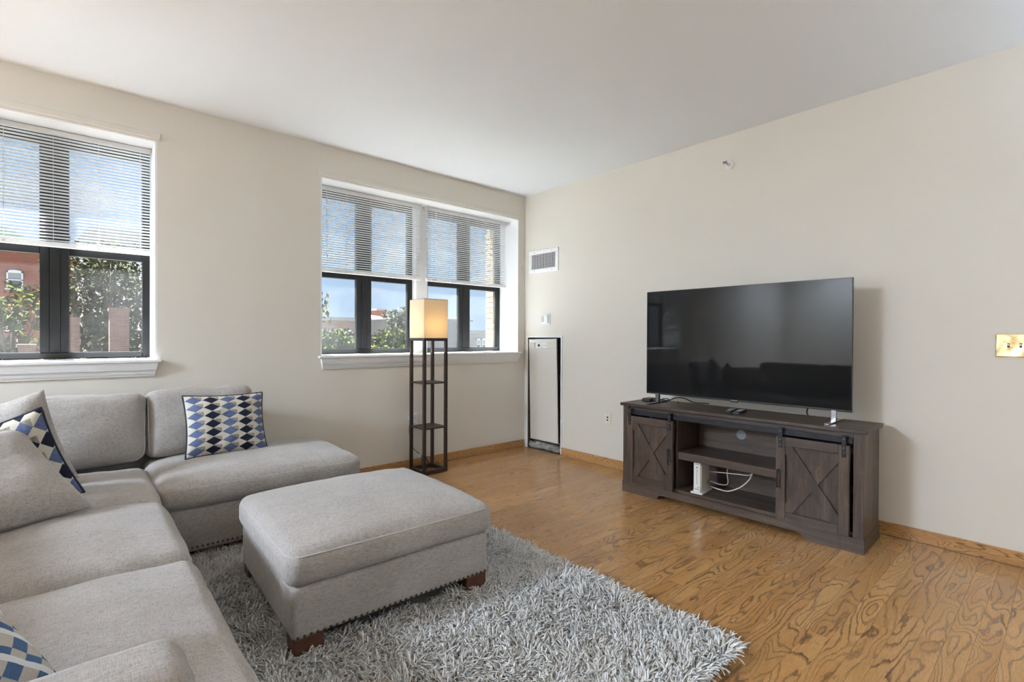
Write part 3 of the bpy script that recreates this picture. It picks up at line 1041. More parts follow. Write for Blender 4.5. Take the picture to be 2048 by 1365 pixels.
# ------------------------------------------------------------------ throw pillows
def pillow(name, label, m, center, right, upv, w_, h_, t_, seed, cord=None, pinch=0.07, wr=0.006, n=40, group=None):
    V, F, UV = [], [], []
    def pt(u, v_, s):
        x = u * w_ / 2 * (1 - pinch * (1 - v_ * v_) * abs(u) ** 1.5)
        y_ = v_ * h_ / 2 * (1 - pinch * (1 - u * u) * abs(v_) ** 1.5)
        th = t_ / 2 * max(0.0, (1 - u ** 4) * (1 - v_ ** 4)) ** 0.62
        nz = noise.fractal(Vector((u * 2.2 + seed, v_ * 2.2, s * 3.0 + seed)), 1.0, 2.0, 4) * wr
        ed = max(abs(u), abs(v_))
        crease = math.sin((u * v_) * 16 + seed) * 0.0035 * ed ** 3 * (1 - ed) * 6
        return (x, y_, s * (th + (nz + crease) * min(1.0, th / (0.12 * t_ + 1e-6))))
    for s in (1, -1):
        b = len(V)
        for i in range(n + 1):
            for j in range(n + 1):
                u, v_ = math.sin(PI / 2 * (2 * i / n - 1)), math.sin(PI / 2 * (2 * j / n - 1))
                V.append(pt(u, v_, s))
                UV.append((u / 2 + 0.5, v_ / 2 + 0.5))
        for i in range(n):
            for j in range(n):
                q = (b + i * (n + 1) + j, b + (i + 1) * (n + 1) + j, b + (i + 1) * (n + 1) + j + 1, b + i * (n + 1) + j + 1)
                F.append(q if s > 0 else tuple(reversed(q)))
    R = Vector(right).normalized()
    U = Vector(upv)
    U = (U - R * U.dot(R)).normalized()
    N = R.cross(U)
    e = tag(empty(name, center), label, 'pillow', group)
    mm = Matrix((R, U, N)).transposed().to_4x4()
    mm.translation = Vector(center)
    e.matrix_world = mm
    mesh('cover', V, F, m, e, True, uv=UV)
    if cord:
        P = []
        k = 24
        side = [(-1 + 2 * i / k, -1) for i in range(k)] + [(1, -1 + 2 * i / k) for i in range(k)] + [(1 - 2 * i / k, 1) for i in range(k)] + [(-1, 1 - 2 * i / k) for i in range(k)]
        for (u, v_) in side:
            p = pt(u, v_, 1)
            P.append((p[0], p[1], 0))
        tube('corded_edge', P, 0.006, cord, e, 6, True)
    return e
pillow('throw_pillow', 'navy, blue and cream diamond pillow standing on the chaise end', 'diamond_fabric', (-3.005, -0.470, 0.640), (1, 0.04, -0.02), (0.0, 0.36, 1), 0.455, 0.385, 0.13, 1.0, 'navy_cord')
pillow('throw_pillow', 'plain grey pillow standing behind the diamond pillow in the sofa corner', 'grey_chenille', (-4.005, -0.705, 0.640), (0.95, -0.20, 0.30), (-0.28, 0.10, 0.95), 0.50, 0.46, 0.16, 4.0)
pillow('throw_pillow', 'diamond patterned pillow tucked between two grey pillows', 'diamond_fabric_tall', (-3.985, -0.945, 0.585), (0.93, -0.05, 0.34), (-0.35, 0.05, 0.93), 0.47, 0.43, 0.13, 7.0, 'navy_cord')
pillow('throw_pillow', 'large plain grey pillow slumped in front on the left seat', 'grey_chenille', (-4.017, -1.252, 0.625), (0.862, 0.507, 0.0), (-0.49, 0.686, 0.533), 0.54, 0.55, 0.17, 10.0)
pillow('throw_pillow', 'blue and white pillow beside the sofa arm at the bottom left', 'blue_trellis_fabric', (-4.006, -2.648, 0.615), (0.751, 0.661, 0.0), (-0.467, 0.53, 0.707), 0.44, 0.44, 0.12, 13.0)

# ------------------------------------------------------------------ floor lamp with shelves
LX1, LY0, LS = -1.233, -0.326, 0.245
lamp = tag(empty('floor_lamp', (LX1 - LS / 2, LY0 + LS / 2, 0)), 'tall dark shelf floor lamp with a lit square fabric shade', 'floor lamp')
h = LS / 2
pw = 0.026
for sx in (-1, 1):
    for sy in (-1, 1):
        cx, cy = sx * (h - pw / 2), sy * (h - pw / 2)
        box('post', (cx - pw / 2, cy - pw / 2, 0.0), (cx + pw / 2, cy + pw / 2, 1.183), 'espresso', lamp, 0.002, 1)
boxes('base_frame', [((-h + pw, -h, 0.0), (h - pw, -h + pw, 0.034)), ((-h + pw, h - pw, 0.0), (h - pw, h, 0.034)), ((-h, -h + pw, 0.0), (-h + pw, h - pw, 0.034)), ((h - pw, -h + pw, 0.0), (h, h - pw, 0.034))], 'espresso', lamp)
boxes('top_frame', [((-h + pw, -h, 1.160), (h - pw, -h + 0.018, 1.183)), ((-h + pw, h - 0.018, 1.160), (h - pw, h, 1.183)), ((-h, -h + pw, 1.160), (-h + 0.018, h - pw, 1.183)), ((h - 0.018, -h + pw, 1.160), (h, h - pw, 1.183))], 'espresso', lamp)
for z in (0.797, 0.403):
    box('shelf', (-h + 0.004, -h + 0.004, z - 0.012), (h - 0.004, h - 0.004, z), 'espresso', lamp, 0.002, 1)
boxes('socket_bar', [((-h + pw, -0.015, 1.163), (h - pw, 0.015, 1.179))], 'espresso', lamp)
v, f = lathe([(0.018, 1.179), (0.018, 1.225), (0.014, 1.232)], 14)
mesh('socket', v, f, 'plastic_black', lamp, True)
v, f = lathe([(0.012, 1.232), (0.016, 1.25), (0.029, 1.285), (0.030, 1.305), (0.022, 1.328), (0.008, 1.338)], 16)
mesh('bulb', v, f, 'bulb_glow', lamp, True)
tube('pull_chain', [(0.0, -0.03, 1.163), (0.0, -0.03, 1.115)], 0.002, 'chrome', lamp, 5)
hs = h - 0.001
t_ = 0.0015
shade_o = boxes('lamp_shade', [((-hs, -hs, 1.186), (hs, -hs + t_, 1.524)), ((-hs, hs - t_, 1.186), (hs, hs, 1.524)), ((-hs, -hs + t_, 1.186), (-hs + t_, hs - t_, 1.524)), ((hs - t_, -hs + t_, 1.186), (hs, hs - t_, 1.524))], 'linen_shade', lamp)
for z in (1.1845, 1.5245):
    tube('shade_wire', [(-hs, -hs, z), (hs, -hs, z), (hs, hs, z), (-hs, hs, z)], 0.002, 'steel_dark', shade_o, 5, True)
pt = bpy.data.lights.new('lamp_bulb_light', 'POINT')
pt.energy = 2.7
pt.color = (1.0, 0.77, 0.48)
pt.shadow_soft_size = 0.035
po = bpy.data.objects.new('lamp_bulb_light', pt)
po.location = (0, 0, 1.30)
link(po, lamp)
# lamp cord runs from the outlet to the base
LO = Vector(lamp.location)
cpath = [(-1.425, -0.030, 0.44), (-1.455, -0.045, 0.40), (-1.462, -0.06, 0.30), (-1.44, -0.08, 0.20), (-1.37, -0.10, 0.125), (-1.31, -0.13, 0.065), (-1.29, -0.15, 0.03), (-1.27, -0.13, 0.012), (-1.20, -0.10, 0.03), (-1.19, -0.13, 0.012), (-1.26, -0.17, 0.008), (-1.33, -0.085, 0.02), (-1.335, -0.06, 0.10), (-1.30, -0.07, 0.10), (-1.30, -0.11, 0.02), (-1.34, -0.15, 0.008), (-1.36, -0.20, 0.008)]
cord = tube('power_cord', [Vector(p) - LO for p in spline(cpath, 8)], 0.0028, 'rubber_black', lamp, 6)
v, f = bevel_vf(*box_vf((-1.395, -0.101, 0.112), (-1.355, -0.095, 0.135)), 0.001, 1)
mesh('cord_tag', [tuple(Vector(p) - LO) for p in v], f, 'plastic_white', lamp)

# ------------------------------------------------------------------ wall plates and fittings
def plate_y(name, label, x0, x1, z0, z1, m, t=0.006):
    """plate on the window wall"""
    e = tag(empty(name, ((x0 + x1) / 2, 0, (z0 + z1) / 2)), label, 'outlet')
    v, f = bevel_vf(*box_vf((-(x1 - x0) / 2, -t, -(z1 - z0) / 2), ((x1 - x0) / 2, 0, (z1 - z0) / 2)), 0.002, 2)
    mesh('plate', v, f, m, e)
    return e
e = plate_y('wall_outlet', 'white power outlet with plug on the wall behind the lamp', -1.420, -1.350, 0.360, 0.490, 'plastic_white')
for z in (0.026, -0.026):
    v, f = bevel_vf(*box_vf((-0.017, -0.009, z - 0.017), (0.017, -0.005, z + 0.017)), 0.004, 2)
    r_ = mesh('receptacle', v, f, 'plastic_white', e)
    for sx in (-0.007, 0.007):
        box('slot', (sx - 0.0012, -0.0098, z - 0.004), (sx + 0.0012, -0.0088, z + 0.008), 'plastic_black', r_)
v, f = bevel_vf(*box_vf((-0.058, -0.034, 0.018), (-0.030, -0.006, 0.050)), 0.004, 2)
pl_ = tag(mesh('power_plug', [(a - 1.385, b, c + 0.425) for a, b, c in v], f, 'plastic_white'), 'small white plug at the outlet edge behind the lamp', 'plug')

def plate_x(name, label, cat, y0, y1, z0, z1, m, t=0.006, r=0.002):
    """plate on the right wall; local x runs out of the wall towards -x"""
    e = tag(empty(name, (0, (y0 + y1) / 2, (z0 + z1) / 2)), label, cat)
    v, f = bevel_vf(*box_vf((-t, -(y1 - y0) / 2, -(z1 - z0) / 2), (0, (y1 - y0) / 2, (z1 - z0) / 2)), r, 2)
    mesh('plate', v, f, m, e)
    return e
# cream data outlet
e = plate_x('data_outlet', 'small cream data outlet plate low on the wall', 'outlet', -1.178, -1.108, 0.385, 0.500, 'plastic_cream')
for z in (0.012, -0.014):
    box('jack', (-0.0075, -0.009, z - 0.007), (-0.0055, 0.009, z + 0.007), 'plastic_black', e, 0.001, 1)
for z in (0.047, -0.047):
    box('screw', (-0.0075, -0.003, z - 0.003), (-0.0055, 0.003, z + 0.003), 'steel_dark', e, 0.001, 1)
# thermostat
e = plate_x('thermostat', 'square white thermostat above the heater panel', 'thermostat', -0.395, -0.262, 1.330, 1.446, 'plastic_white', 0.008, 0.003)
v, f = bevel_vf(*box_vf((-0.030, -0.048, -0.042), (-0.008, 0.048, 0.042)), 0.005, 2)
mesh('housing', v, f, 'plastic_white', e)
box('display', (-0.0315, -0.002, -0.030), (-0.0295, 0.040, 0.030), 'screen_grey', e, 0.001, 1)
# supply register
VY0, VY1, VZ0, VZ1 = -0.508, -0.071, 1.884, 2.126
e = tag(empty('air_register', (0, (VY0 + VY1) / 2, (VZ0 + VZ1) / 2)), 'white air register with vertical blades high on the wall', 'vent')
a, b_ = (VY1 - VY0) / 2, (VZ1 - VZ0) / 2
fw = 0.043
v, f = join([bevel_vf(*box_vf(lo, hi), 0.003, 1) for lo, hi in [((-0.010, -a, -b_), (0, a, -b_ + fw)), ((-0.010, -a, b_ - fw), (0, a, b_)), ((-0.010, -a, -b_ + fw), (0, -a + fw, b_ - fw)), ((-0.010, a - fw, -b_ + fw), (0, a, b_ - fw))]])
mesh('frame', v, f, 'white_trim', e)
box('duct', (-0.0008, -a + fw, -b_ + fw), (0.0, a - fw, b_ - fw), 'louver_dark', e)
nb = 19
for i in range(nb):
    yy = -a + fw + (2 * a - 2 * fw) * (i + 0.5) / nb
    box('blade', (-0.0085, yy - 0.0022, -b_ + fw), (-0.0045, yy + 0.0022, b_ - fw), 'white_trim', e)
for i in range(8):
    zz = -b_ + fw + (2 * b_ - 2 * fw) * (i + 0.5) / 8
    box('cross_blade', (-0.0040, -a + fw, zz - 0.0012), (-0.0012, a - fw, zz + 0.0012), 'white_trim', e)
for sy in (-1, 1):
    for sz in (-1, 1):
        v, f = lathe([(0.005, 0.0), (0.004, 0.0015)], 8)
        mesh('screw', v, f, 'steel_dark', e, False, (-0.010, sy * (a - 0.09), sz * (b_ - fw / 2)), (0, -PI / 2, 0))
# heater access panel in its recess
e = tag(empty('heater_panel', (0, (PY0 + PY1) / 2, 0)), 'tall narrow white access panel loose in a wall recess', 'access panel')
hw = (PY1 - PY0) / 2
box('recess_back', (0.085, -hw, 0.0), (0.095, hw, PZ), 'dark_cavity', e)
boxes('recess_side', [((0.0, -hw, 0.0), (0.085, -hw + 0.006, PZ)), ((0.0, hw - 0.006, 0.0), (0.085, hw, PZ)), ((0.0, -hw + 0.006, PZ - 0.006), (0.085, hw - 0.006, PZ))], 'dark_cavity', e)
box('recess_floor', (0.0, -hw + 0.006, -0.010), (0.085, hw - 0.006, 0.004), 'dark_cavity', e)
boxes('edge_trim', [((-0.010, -hw - 0.018, 0.0), (0.002, -hw, PZ + 0.020)), ((-0.010, hw, 0.0), (0.002, hw + 0.018, PZ + 0.020)), ((-0.010, -hw, PZ), (0.002, hw, PZ + 0.020))], 'white_trim', e, 0.002)
# the loose panel leans in slightly at the foot
v, f = join([bevel_vf(*box_vf((-0.008, -0.206, 0.0), (0.008, 0.206, 0.985)), 0.003, 1),
             bevel_vf(*box_vf((-0.008, -0.206, 0.985), (0.008, -0.064, 1.043)), 0.001, 1), bevel_vf(*box_vf((-0.008, 0.118, 0.985), (0.008, 0.206, 1.043)), 0.001, 1), bevel_vf(*box_vf((-0.008, -0.206, 1.043), (0.008, 0.206, 1.082)), 0.003, 1)])
pn = mesh('panel', v, f, 'wall_paint', e, False, (0.014, 0.008, 0.098), (math.radians(-1.0), math.radians(-0.5), 0))
box('control_plate', (0.004, -0.064, 0.985), (0.0075, 0.118, 1.043), 'plastic_white', pn)
v, f = lathe([(0.013, 0.0), (0.012, 0.010), (0.006, 0.012)], 12)
mesh('control_knob', v, f, 'plastic_black', pn, False, (0.004, 0.060, 1.014), (0, -PI / 2, 0))
for yy, ww in ((0.012, 0.004), (-0.012, 0.003), (-0.038, 0.006)):
    box('control_mark', (0.0032, yy - ww, 1.010), (0.0045, yy + ww, 1.018), 'print_grey', pn)
box('control_mark', (0.0032, 0.010, 0.992), (0.0045, 0.030, 0.995), 'print_grey', pn)
v, f = soft_vf(0.09, 0.46, 0.062, 0.028, step=0.02, m=3, crown=0.012, wr=0.014, ws=22, seed=2)
mesh('insulation_roll', v, f, 'insulation_grey', e, True, (0.030, 0.0, 0.004))
tube('pipe', [(0.06, -hw + 0.02, 0.085), (0.06, hw - 0.02, 0.085)], 0.014, 'steel_dark', e, 8)
# sidewall sprinkler
e = tag(empty('fire_sprinkler', (0, -2.276, 2.505)), 'small chrome sidewall sprinkler head near the ceiling', 'sprinkler')
v, f = lathe([(0.036, 0.0), (0.036, 0.004), (0.028, 0.012), (0.018, 0.016)], 20)
mesh('escutcheon', v, f, 'plastic_white', e, True, (0, 0, 0), (0, -PI / 2, 0))
v, f = lathe([(0.012, 0.0), (0.012, 0.030), (0.009, 0.034)], 12)
mesh('body', v, f, 'chrome', e, True, (-0.012, 0, 0), (0, -PI / 2, 0))
for s in (-1, 1):
    tube('frame_arm', spline([(-0.040, 0, 0.006 * s), (-0.052, 0, 0.015 * s), (-0.070, 0, 0.011 * s), (-0.082, 0, 0.002 * s)], 4), 0.0028, 'chrome', e, 6)
tube('fuse', [(-0.042, 0, 0), (-0.080, 0, 0)], 0.003, 'print_grey', e, 6)
box('deflector', (-0.090, -0.016, 0.004), (-0.080, 0.016, 0.008), 'steel_dark', e, 0.001, 1)
box('deflector', (-0.083, -0.014, -0.008), (-0.0815, 0.014, 0.010), 'steel_dark', e)
# brass switch plate
e = plate_x('brass_switch_plate', 'shiny brass switch plate at the right edge', 'light switch', -3.955, -3.731, 1.099, 1.222, 'brass', 0.008, 0.004)
for k, yy in enumerate((0.062, 0.016, -0.030, -0.076)):
    box('toggle_slot', (-0.009, yy - 0.005, -0.012), (-0.0075, yy + 0.005, 0.012), 'plastic_black', e)
    box('toggle', (-0.019, yy - 0.004, -0.002), (-0.008, yy + 0.004, 0.008), 'plastic_cream', e, 0.001, 1)
    for zz in (0.031, -0.031):
        v, f = lathe([(0.0042, 0.0), (0.0034, 0.0018)], 8)
        mesh('screw', v, f, 'brass', e, False, (-0.008, yy, zz), (0, -PI / 2, 0))

# ------------------------------------------------------------------ television stand
ROT = math.radians(91.272)
A0 = Vector((-0.470, -3.256, 0.0))
st = tag(empty('tv_stand', A0, ROT), 'dark weathered wood media stand with two sliding barn doors', 'tv stand')
LL, DD = 1.578, 0.365     # local x: along the wall; local +y: towards the room
box('top_board', (-0.015, -DD - 0.002, 0.668), (LL + 0.012, 0.022, 0.690), 'dark_wood_x', st, 0.0025, 1)
box('side_panel', (0.004, -DD + 0.01, 0.083), (0.024, -0.004, 0.668), 'dark_wood_z', st, 0.002, 1)
box('side_panel', (LL - 0.024, -DD + 0.01, 0.083), (LL - 0.004, -0.004, 0.668), 'dark_wood_z', st, 0.002, 1)
box('corner_post', (0.003, -0.022, 0.083), (0.054, -0.0005, 0.668), 'dark_wood_z', st, 0.0015, 1)
box('corner_post', (LL - 0.054, -0.022, 0.083), (LL - 0.003, -0.0005, 0.668), 'dark_wood_z', st, 0.0015, 1)
box('back_panel', (0.024, -DD, 0.09), (LL - 0.024, -DD + 0.008, 0.668), 'dark_wood_x', st)
box('bottom_board', (0.024, -DD + 0.01, 0.083), (LL - 0.024, -0.024, 0.103), 'dark_wood_x', st, 0.001, 1)
for xx in (0.435, 1.128):
    box('divider', (xx, -DD + 0.01, 0.103), (xx + 0.018, -0.028, 0.668), 'dark_wood_z', st, 0.001, 1)
box('centre_shelf', (0.4535, -DD + 0.01, 0.322), (1.1275, -0.030, 0.376), 'dark_wood_x', st, 0.002, 1)
box('side_shelf', (0.0245, -DD + 0.01, 0.335), (0.4345, -0.060, 0.353), 'dark_wood_x', st, 0.001, 1)
box('side_shelf', (1.1465, -DD + 0.01, 0.335), (LL - 0.0245, -0.060, 0.353), 'dark_wood_x', st, 0.001, 1)
box('top_rail', (0.054, -0.026, 0.618), (LL - 0.054, -0.012, 0.668), 'dark_wood_x', st, 0.001, 1)
# plinth with shallow arch
pts = [(0.0, 0.0), (0.300, 0.0), (0.318, 0.030), (0.345, 0.036), (LL - 0.345, 0.036), (LL - 0.318, 0.030), (LL - 0.300, 0.0), (LL, 0.0), (LL, 0.085), (0.0, 0.085)]
v, f = prism(pts, 1, -0.018, 0.004)
fix_normals(mesh('plinth', v, f, 'dark_wood_x', st))
box('plinth_side', (0.0, -DD + 0.005, 0.0), (0.018, -0.018, 0.085), 'dark_wood_y', st, 0.001, 1)
box('plinth_side', (LL - 0.018, -DD + 0.005, 0.0), (LL, -0.018, 0.085), 'dark_wood_y', st, 0.001, 1)
# steel track
box('track', (0.056, 0.000, 0.606), (LL - 0.056, 0.005, 0.640), 'metal_black', st, 0.001, 1)
for xx in (0.20, 0.62, 0.95, 1.38):
    v, f = lathe([(0.008, 0.0), (0.008, 0.005)], 10)
    mesh('track_bolt', v, f, 'metal_black', st, False, (xx, -0.012, 0.63), (-PI / 2, 0, 0))
def barn_door(x0, x1, handle_x):
    z0, z1 = 0.092, 0.597
    w_ = 0.052
    y0, y1 = 0.007, 0.031
    # the door panel carries its frame, braces, handle and hangers
    door = box('door', (x0 + 0.004, y0, z0 + 0.004), (x1 - 0.004, y0 + 0.006, z1 - 0.004), 'dark_wood_z', st)
    box('stile', (x0, y0, z0), (x0 + w_, y1, z1), 'dark_wood_z', door, 0.0015, 1)
    box('stile', (x1 - w_, y0, z0), (x1, y1, z1), 'dark_wood_z', door, 0.0015, 1)
    box('door_rail', (x0 + w_, y0, z0), (x1 - w_, y1, z0 + w_), 'dark_wood_x', door, 0.0015, 1)
    box('door_rail', (x0 + w_, y0, z1 - w_), (x1 - w_, y1, z1), 'dark_wood_x', door, 0.0015, 1)
    # crossed braces clipped to the panel opening
    ax, bx_, az, bz = x0 + w_, x1 - w_, z0 + w_, z1 - w_
    bw = 0.040
    for k, (p, q) in enumerate((((ax, az), (bx_, bz)), ((bx_, az), (ax, bz)))):
        sx = 1 if q[0] > p[0] else -1
        poly = [(p[0], p[1]), (p[0] + sx * bw * 0.95, p[1]), (q[0], q[1] - bw * 1.25), (q[0], q[1]), (q[0] - sx * bw * 0.95, q[1]), (p[0], p[1] + bw * 1.25)]
        v, f = prism(poly, 1, y0 + 0.004, y1 - 0.004 - 0.003 * k)
        fix_normals(mesh('brace', v, f, 'dark_wood_z', door))
    # pull handle
    zc = 0.345
    hp = spline([(handle_x, y1, zc + 0.050), (handle_x, y1 + 0.022, zc + 0.050), (handle_x, y1 + 0.026, zc + 0.040), (handle_x, y1 + 0.026, zc - 0.040), (handle_x, y1 + 0.022, zc - 0.050), (handle_x, y1, zc - 0.050)], 6)
    hd = tube('handle', hp, 0.0052, 'metal_black', door, 8)
    for s in (1, -1):
        v, f = lathe([(0.0085, 0.0), (0.0085, 0.004), (0.006, 0.008)], 10)
        mesh('handle_foot', v, f, 'steel_dark', hd, True, (handle_x, y1, zc + 0.050 * s), (-PI / 2, 0, 0))
    for hx in (x0 + 0.026, x1 - 0.026):
        hg = box('hanger', (hx - 0.0105, y1, 0.530), (hx + 0.0105, y1 + 0.004, 0.650), 'metal_black', door, 0.001, 1)
        box('hook', (hx - 0.0105, 0.000, 0.6415), (hx + 0.0105, y1, 0.650), 'metal_black', hg, 0.001, 1)
        for zz in (0.548, 0.582, 0.632):
            v, f = lathe([(0.0048, 0.0), (0.0042, 0.0028), (0.002, 0.0036)], 8)
            mesh('bolt', v, f, 'steel_dark', hg, True, (hx, y1 + 0.004, zz), (-PI / 2, 0, 0))
    return door
barn_door(0.066, 0.447, 0.430)
barn_door(1.136, 1.520, 1.158)
# grommet hole in the back panel, letting the wall show
v, f = lathe([(0.034, 0.0), (0.034, 0.003), (0.026, 0.004)], 24)
mesh('cable_grommet', v, f, 'grey_plug', st, False, (0.815, -DD + 0.008, 0.500), (-PI / 2, 0, 0))
box('cable_clip', (0.66, -0.19, 0.296), (0.675, -0.17, 0.322), 'steel_dark', st, 0.002, 1)

def on_stand(u, off, z):
    c, s = math.cos(ROT), math.sin(ROT)
    return Vector((A0.x + c * u - s * off, A0.y + s * u + c * off, z))

# television
tv = tag(empty('television', on_stand(0.784, -0.165, 0.690), ROT), 'large flat black television standing on the dark stand', 'television')
TW, TB, TT = 1.372, 0.069, 0.864       # width, bottom and top above the stand top
v, f = bevel_vf(*box_vf((-TW / 2, -0.012, TB), (TW / 2, 0.006, TT)), 0.003, 2)
mesh('bezel', v, f, 'tv_bezel', tv)
box('screen', (-TW / 2 + 0.004, 0.0062, TB + 0.013), (TW / 2 - 0.004, 0.0072, TT - 0.004), 'tv_screen', tv)
v, f = bevel_vf(*box_vf((-0.48, -0.052, TB + 0.02), (0.48, -0.012, TB + 0.42)), 0.012, 2)
mesh('rear_housing', v, f, 'plastic_black', tv)
box('brand_badge', (-0.022, 0.0058, TB + 0.003), (0.022, 0.0068, TB + 0.009), 'chrome', tv)
box('badge_tab', (-0.026, -0.002, TB - 0.006), (0.026, 0.004, TB + 0.0005), 'tv_bezel', tv, 0.001, 1)
for s, m_ in ((-1, 'steel'), (1, 'steel_dark')):
    xx = s * 0.592
    leg = box('stand_leg', (xx - 0.014, -0.018, 0.008), (xx + 0.014, 0.010, TB + 0.006), m_, tv, 0.003, 2)
    v, f = bevel_vf(*box_vf((xx - 0.014, -0.135, 0.0005), (xx + 0.014, 0.148, 0.010)), 0.003, 1)
    mesh('stand_foot', v, f, m_, leg)

# things lying on the stand
def flat_thing(name, label, cat, u, off, z, rz, sx, sy, sz, m, group=None):
    o = tag(empty(name, on_stand(u, off, z), ROT + rz), label, cat, group)
    v, f = bevel_vf(*box_vf((-sx / 2, -sy / 2, 0.0), (sx / 2, sy / 2, sz)), min(sz, sx, sy) * 0.25, 2)
    mesh('case', v, f, m, o)
    return o
r1 = flat_thing('remote_control', 'slim black remote, the left one of two on the stand', 'remote', 0.795, -0.140, 0.6905, 0.18, 0.040, 0.165, 0.015, 'plastic_black', 'remotes on the stand')
r2 = flat_thing('remote_control', 'grey-keyed black remote, the right one of two on the stand', 'remote', 0.728, -0.120, 0.6905, 0.12, 0.044, 0.172, 0.017, 'plastic_black', 'remotes on the stand')
for r_, zt in ((r1, 0.015), (r2, 0.017)):
    for i in range(6):
        for j in (-1, 0, 1):
            box('button', (j * 0.011 - 0.0035, -0.06 + i * 0.021, zt - 0.0005), (j * 0.011 + 0.0035, -0.052 + i * 0.021, zt + 0.0012), 'grey_plug', r_)
bxo = flat_thing('streaming_box', 'small black streaming box at the left end of the stand', 'media box', 1.478, -0.215, 0.6905, 0.05, 0.075, 0.105, 0.026, 'plastic_black')
box('port', (-0.039, -0.02, 0.008), (-0.037, 0.02, 0.018), 'grey_plug', bxo)
# black cables behind the left television leg, with a brass coax tip
cpts = [(1.435, -0.24, 0.703), (1.40, -0.26, 0.706), (1.36, -0.30, 0.700), (1.30, -0.31, 0.725), (1.23, -0.305, 0.728), (1.17, -0.315, 0.706), (1.13, -0.33, 0.700), (1.05, -0.345, 0.702)]
cb = tag(tube('media_cable', spline([on_stand(*p) for p in cpts], 8), 0.0042, 'rubber_black', None, 7), 'black cable curling across the left end of the stand', 'cable')
cpts = [(1.33, -0.27, 0.708), (1.37, -0.30, 0.712), (1.42, -0.33, 0.706), (1.44, -0.345, 0.70)]
tube('cable_end', spline([on_stand(*p) for p in cpts], 6), 0.004, 'rubber_black', cb, 6)
v, f = lathe([(0.0045, 0.0), (0.0045, 0.018), (0.002, 0.020)], 10)
p = on_stand(1.255, -0.262, 0.6905)
mesh('brass_connector', v, f, 'brass', cb, True, p)
p0 = on_stand(0.356, -0.205, 0.80)
tvc = tag(tube('power_lead', spline([on_stand(0.34, -0.225, 0.775), on_stand(0.36, -0.25, 0.74), on_stand(0.385, -0.33, 0.706), on_stand(0.39, -0.363, 0.695)], 8), 0.0045, 'rubber_black', None, 7), 'black power cord dropping behind the television', 'cable')

# white modem standing on edge in the open bay
mo = tag(empty('wifi_modem', on_stand(0.992, -0.125, 0.1035), ROT + math.radians(4)), 'white upright modem on the lower shelf of the stand', 'modem')
v, f = bevel_vf(*box_vf((-0.024, -0.080, 0.012), (0.024, 0.090, 0.214)), 0.003, 2)
body = mesh('body', v, f, 'plastic_white', mo)
v, f = bevel_vf(*box_vf((-0.042, -0.085, 0.0), (0.042, 0.102, 0.012)), 0.003, 2)
mesh('foot', v, f, 'plastic_white', mo)
# moulded triangle on its side
V = [(-0.0245, 0.080, 0.200), (-0.0245, -0.075, 0.060), (-0.0245, -0.02, 0.03), (-0.0245, 0.080, 0.03)]
V2 = [(-0.0285, 0.078, 0.196), (-0.0285, -0.068, 0.062), (-0.0285, -0.018, 0.034), (-0.0285, 0.078, 0.034)]
mesh('side_relief', V + V2, [(4, 5, 6, 7), (0, 1, 5, 4), (1, 2, 6, 5), (2, 3, 7, 6), (3, 0, 4, 7)], 'plastic_cream', mo)
for i in range(9):
    zz = 0.070 + i * 0.012
    box('status_mark', (-0.004, 0.0898, zz - 0.0018), (0.004, 0.0906, zz + 0.0018), 'print_grey', mo)
box('status_ring', (-0.005, 0.0898, 0.180), (0.005, 0.0906, 0.188), 'print_grey', mo, 0.0002, 1)
for i in range(4):
    box('brand_letter', (-0.018 + i * 0.009, 0.0898, 0.204), (-0.012 + i * 0.009, 0.0906, 0.210), 'print_grey', mo)
for i, (zz, hh_) in enumerate(((0.030, 0.003), (0.036, 0.0025), (0.046, 0.004))):
    box('label_line', (-0.016, 0.0898, zz - hh_ / 2), (0.016 if i < 2 else -0.004, 0.0906, zz + hh_ / 2), 'print_grey' if i != 1 else 'print_orange', mo)
for i in range(5):
    box('label_line', (-0.0294, -0.055, 0.050 + i * 0.006), (-0.0284, -0.02 - 0.004 * (i % 2), 0.0525 + i * 0.006), 'print_grey', mo)
def stand_cord(name, label, pts, r=0.0038, m='plastic_white'):
    return tag(tube(name, spline([on_stand(*q) for q in pts], 10), r, m, None, 7), label, 'cable')
stand_cord('modem_cord', 'thick white cord looping from the modem to the shelf clip', [(0.966, -0.19, 0.130), (0.90, -0.20, 0.119), (0.83, -0.19, 0.125), (0.75, -0.19, 0.170), (0.69, -0.185, 0.235), (0.668, -0.18, 0.285)], 0.0045)
stand_cord('modem_cord', 'thin white cord looping behind the modem up to the shelf', [(0.966, -0.20, 0.165), (0.90, -0.22, 0.150), (0.855, -0.23, 0.165), (0.86, -0.23, 0.25), (0.84, -0.23, 0.308), (0.78, -0.22, 0.312), (0.72, -0.20, 0.295), (0.672, -0.185, 0.285)], 0.003)
stand_cord('modem_cord', 'straight white cord running from the modem to the shelf clip', [(0.966, -0.19, 0.235), (0.88, -0.20, 0.242), (0.78, -0.20, 0.252), (0.70, -0.19, 0.262), (0.670, -0.182, 0.282)], 0.0032)

# ------------------------------------------------------------------ added ceiling domes, unseen left of the view, fill light for the room
for k, (lx, ly, lab) in enumerate(((-8.4, -1.2, 'added fill light, large round ceiling dome nearest the far left wall'), (-7.3, -1.2, 'added fill light, large round ceiling dome at the left end, nearer the sofa'))):
    e = tag(empty('fill_ceiling_light', (lx, ly, H)), lab, 'fill light', 'added fill domes')
    v, f = lathe([(0.46, 0.0), (0.46, -0.022), (0.44, -0.028)], 40)
    mesh('mounting_ring', v, f, 'white_trim', e, True)
    v, f = lathe([(0.435, -0.026), (0.42, -0.055), (0.34, -0.088), (0.20, -0.108), (0.05, -0.115)], 40)
    mesh('dome', v, f, 'fill_dome_glow', e, True)

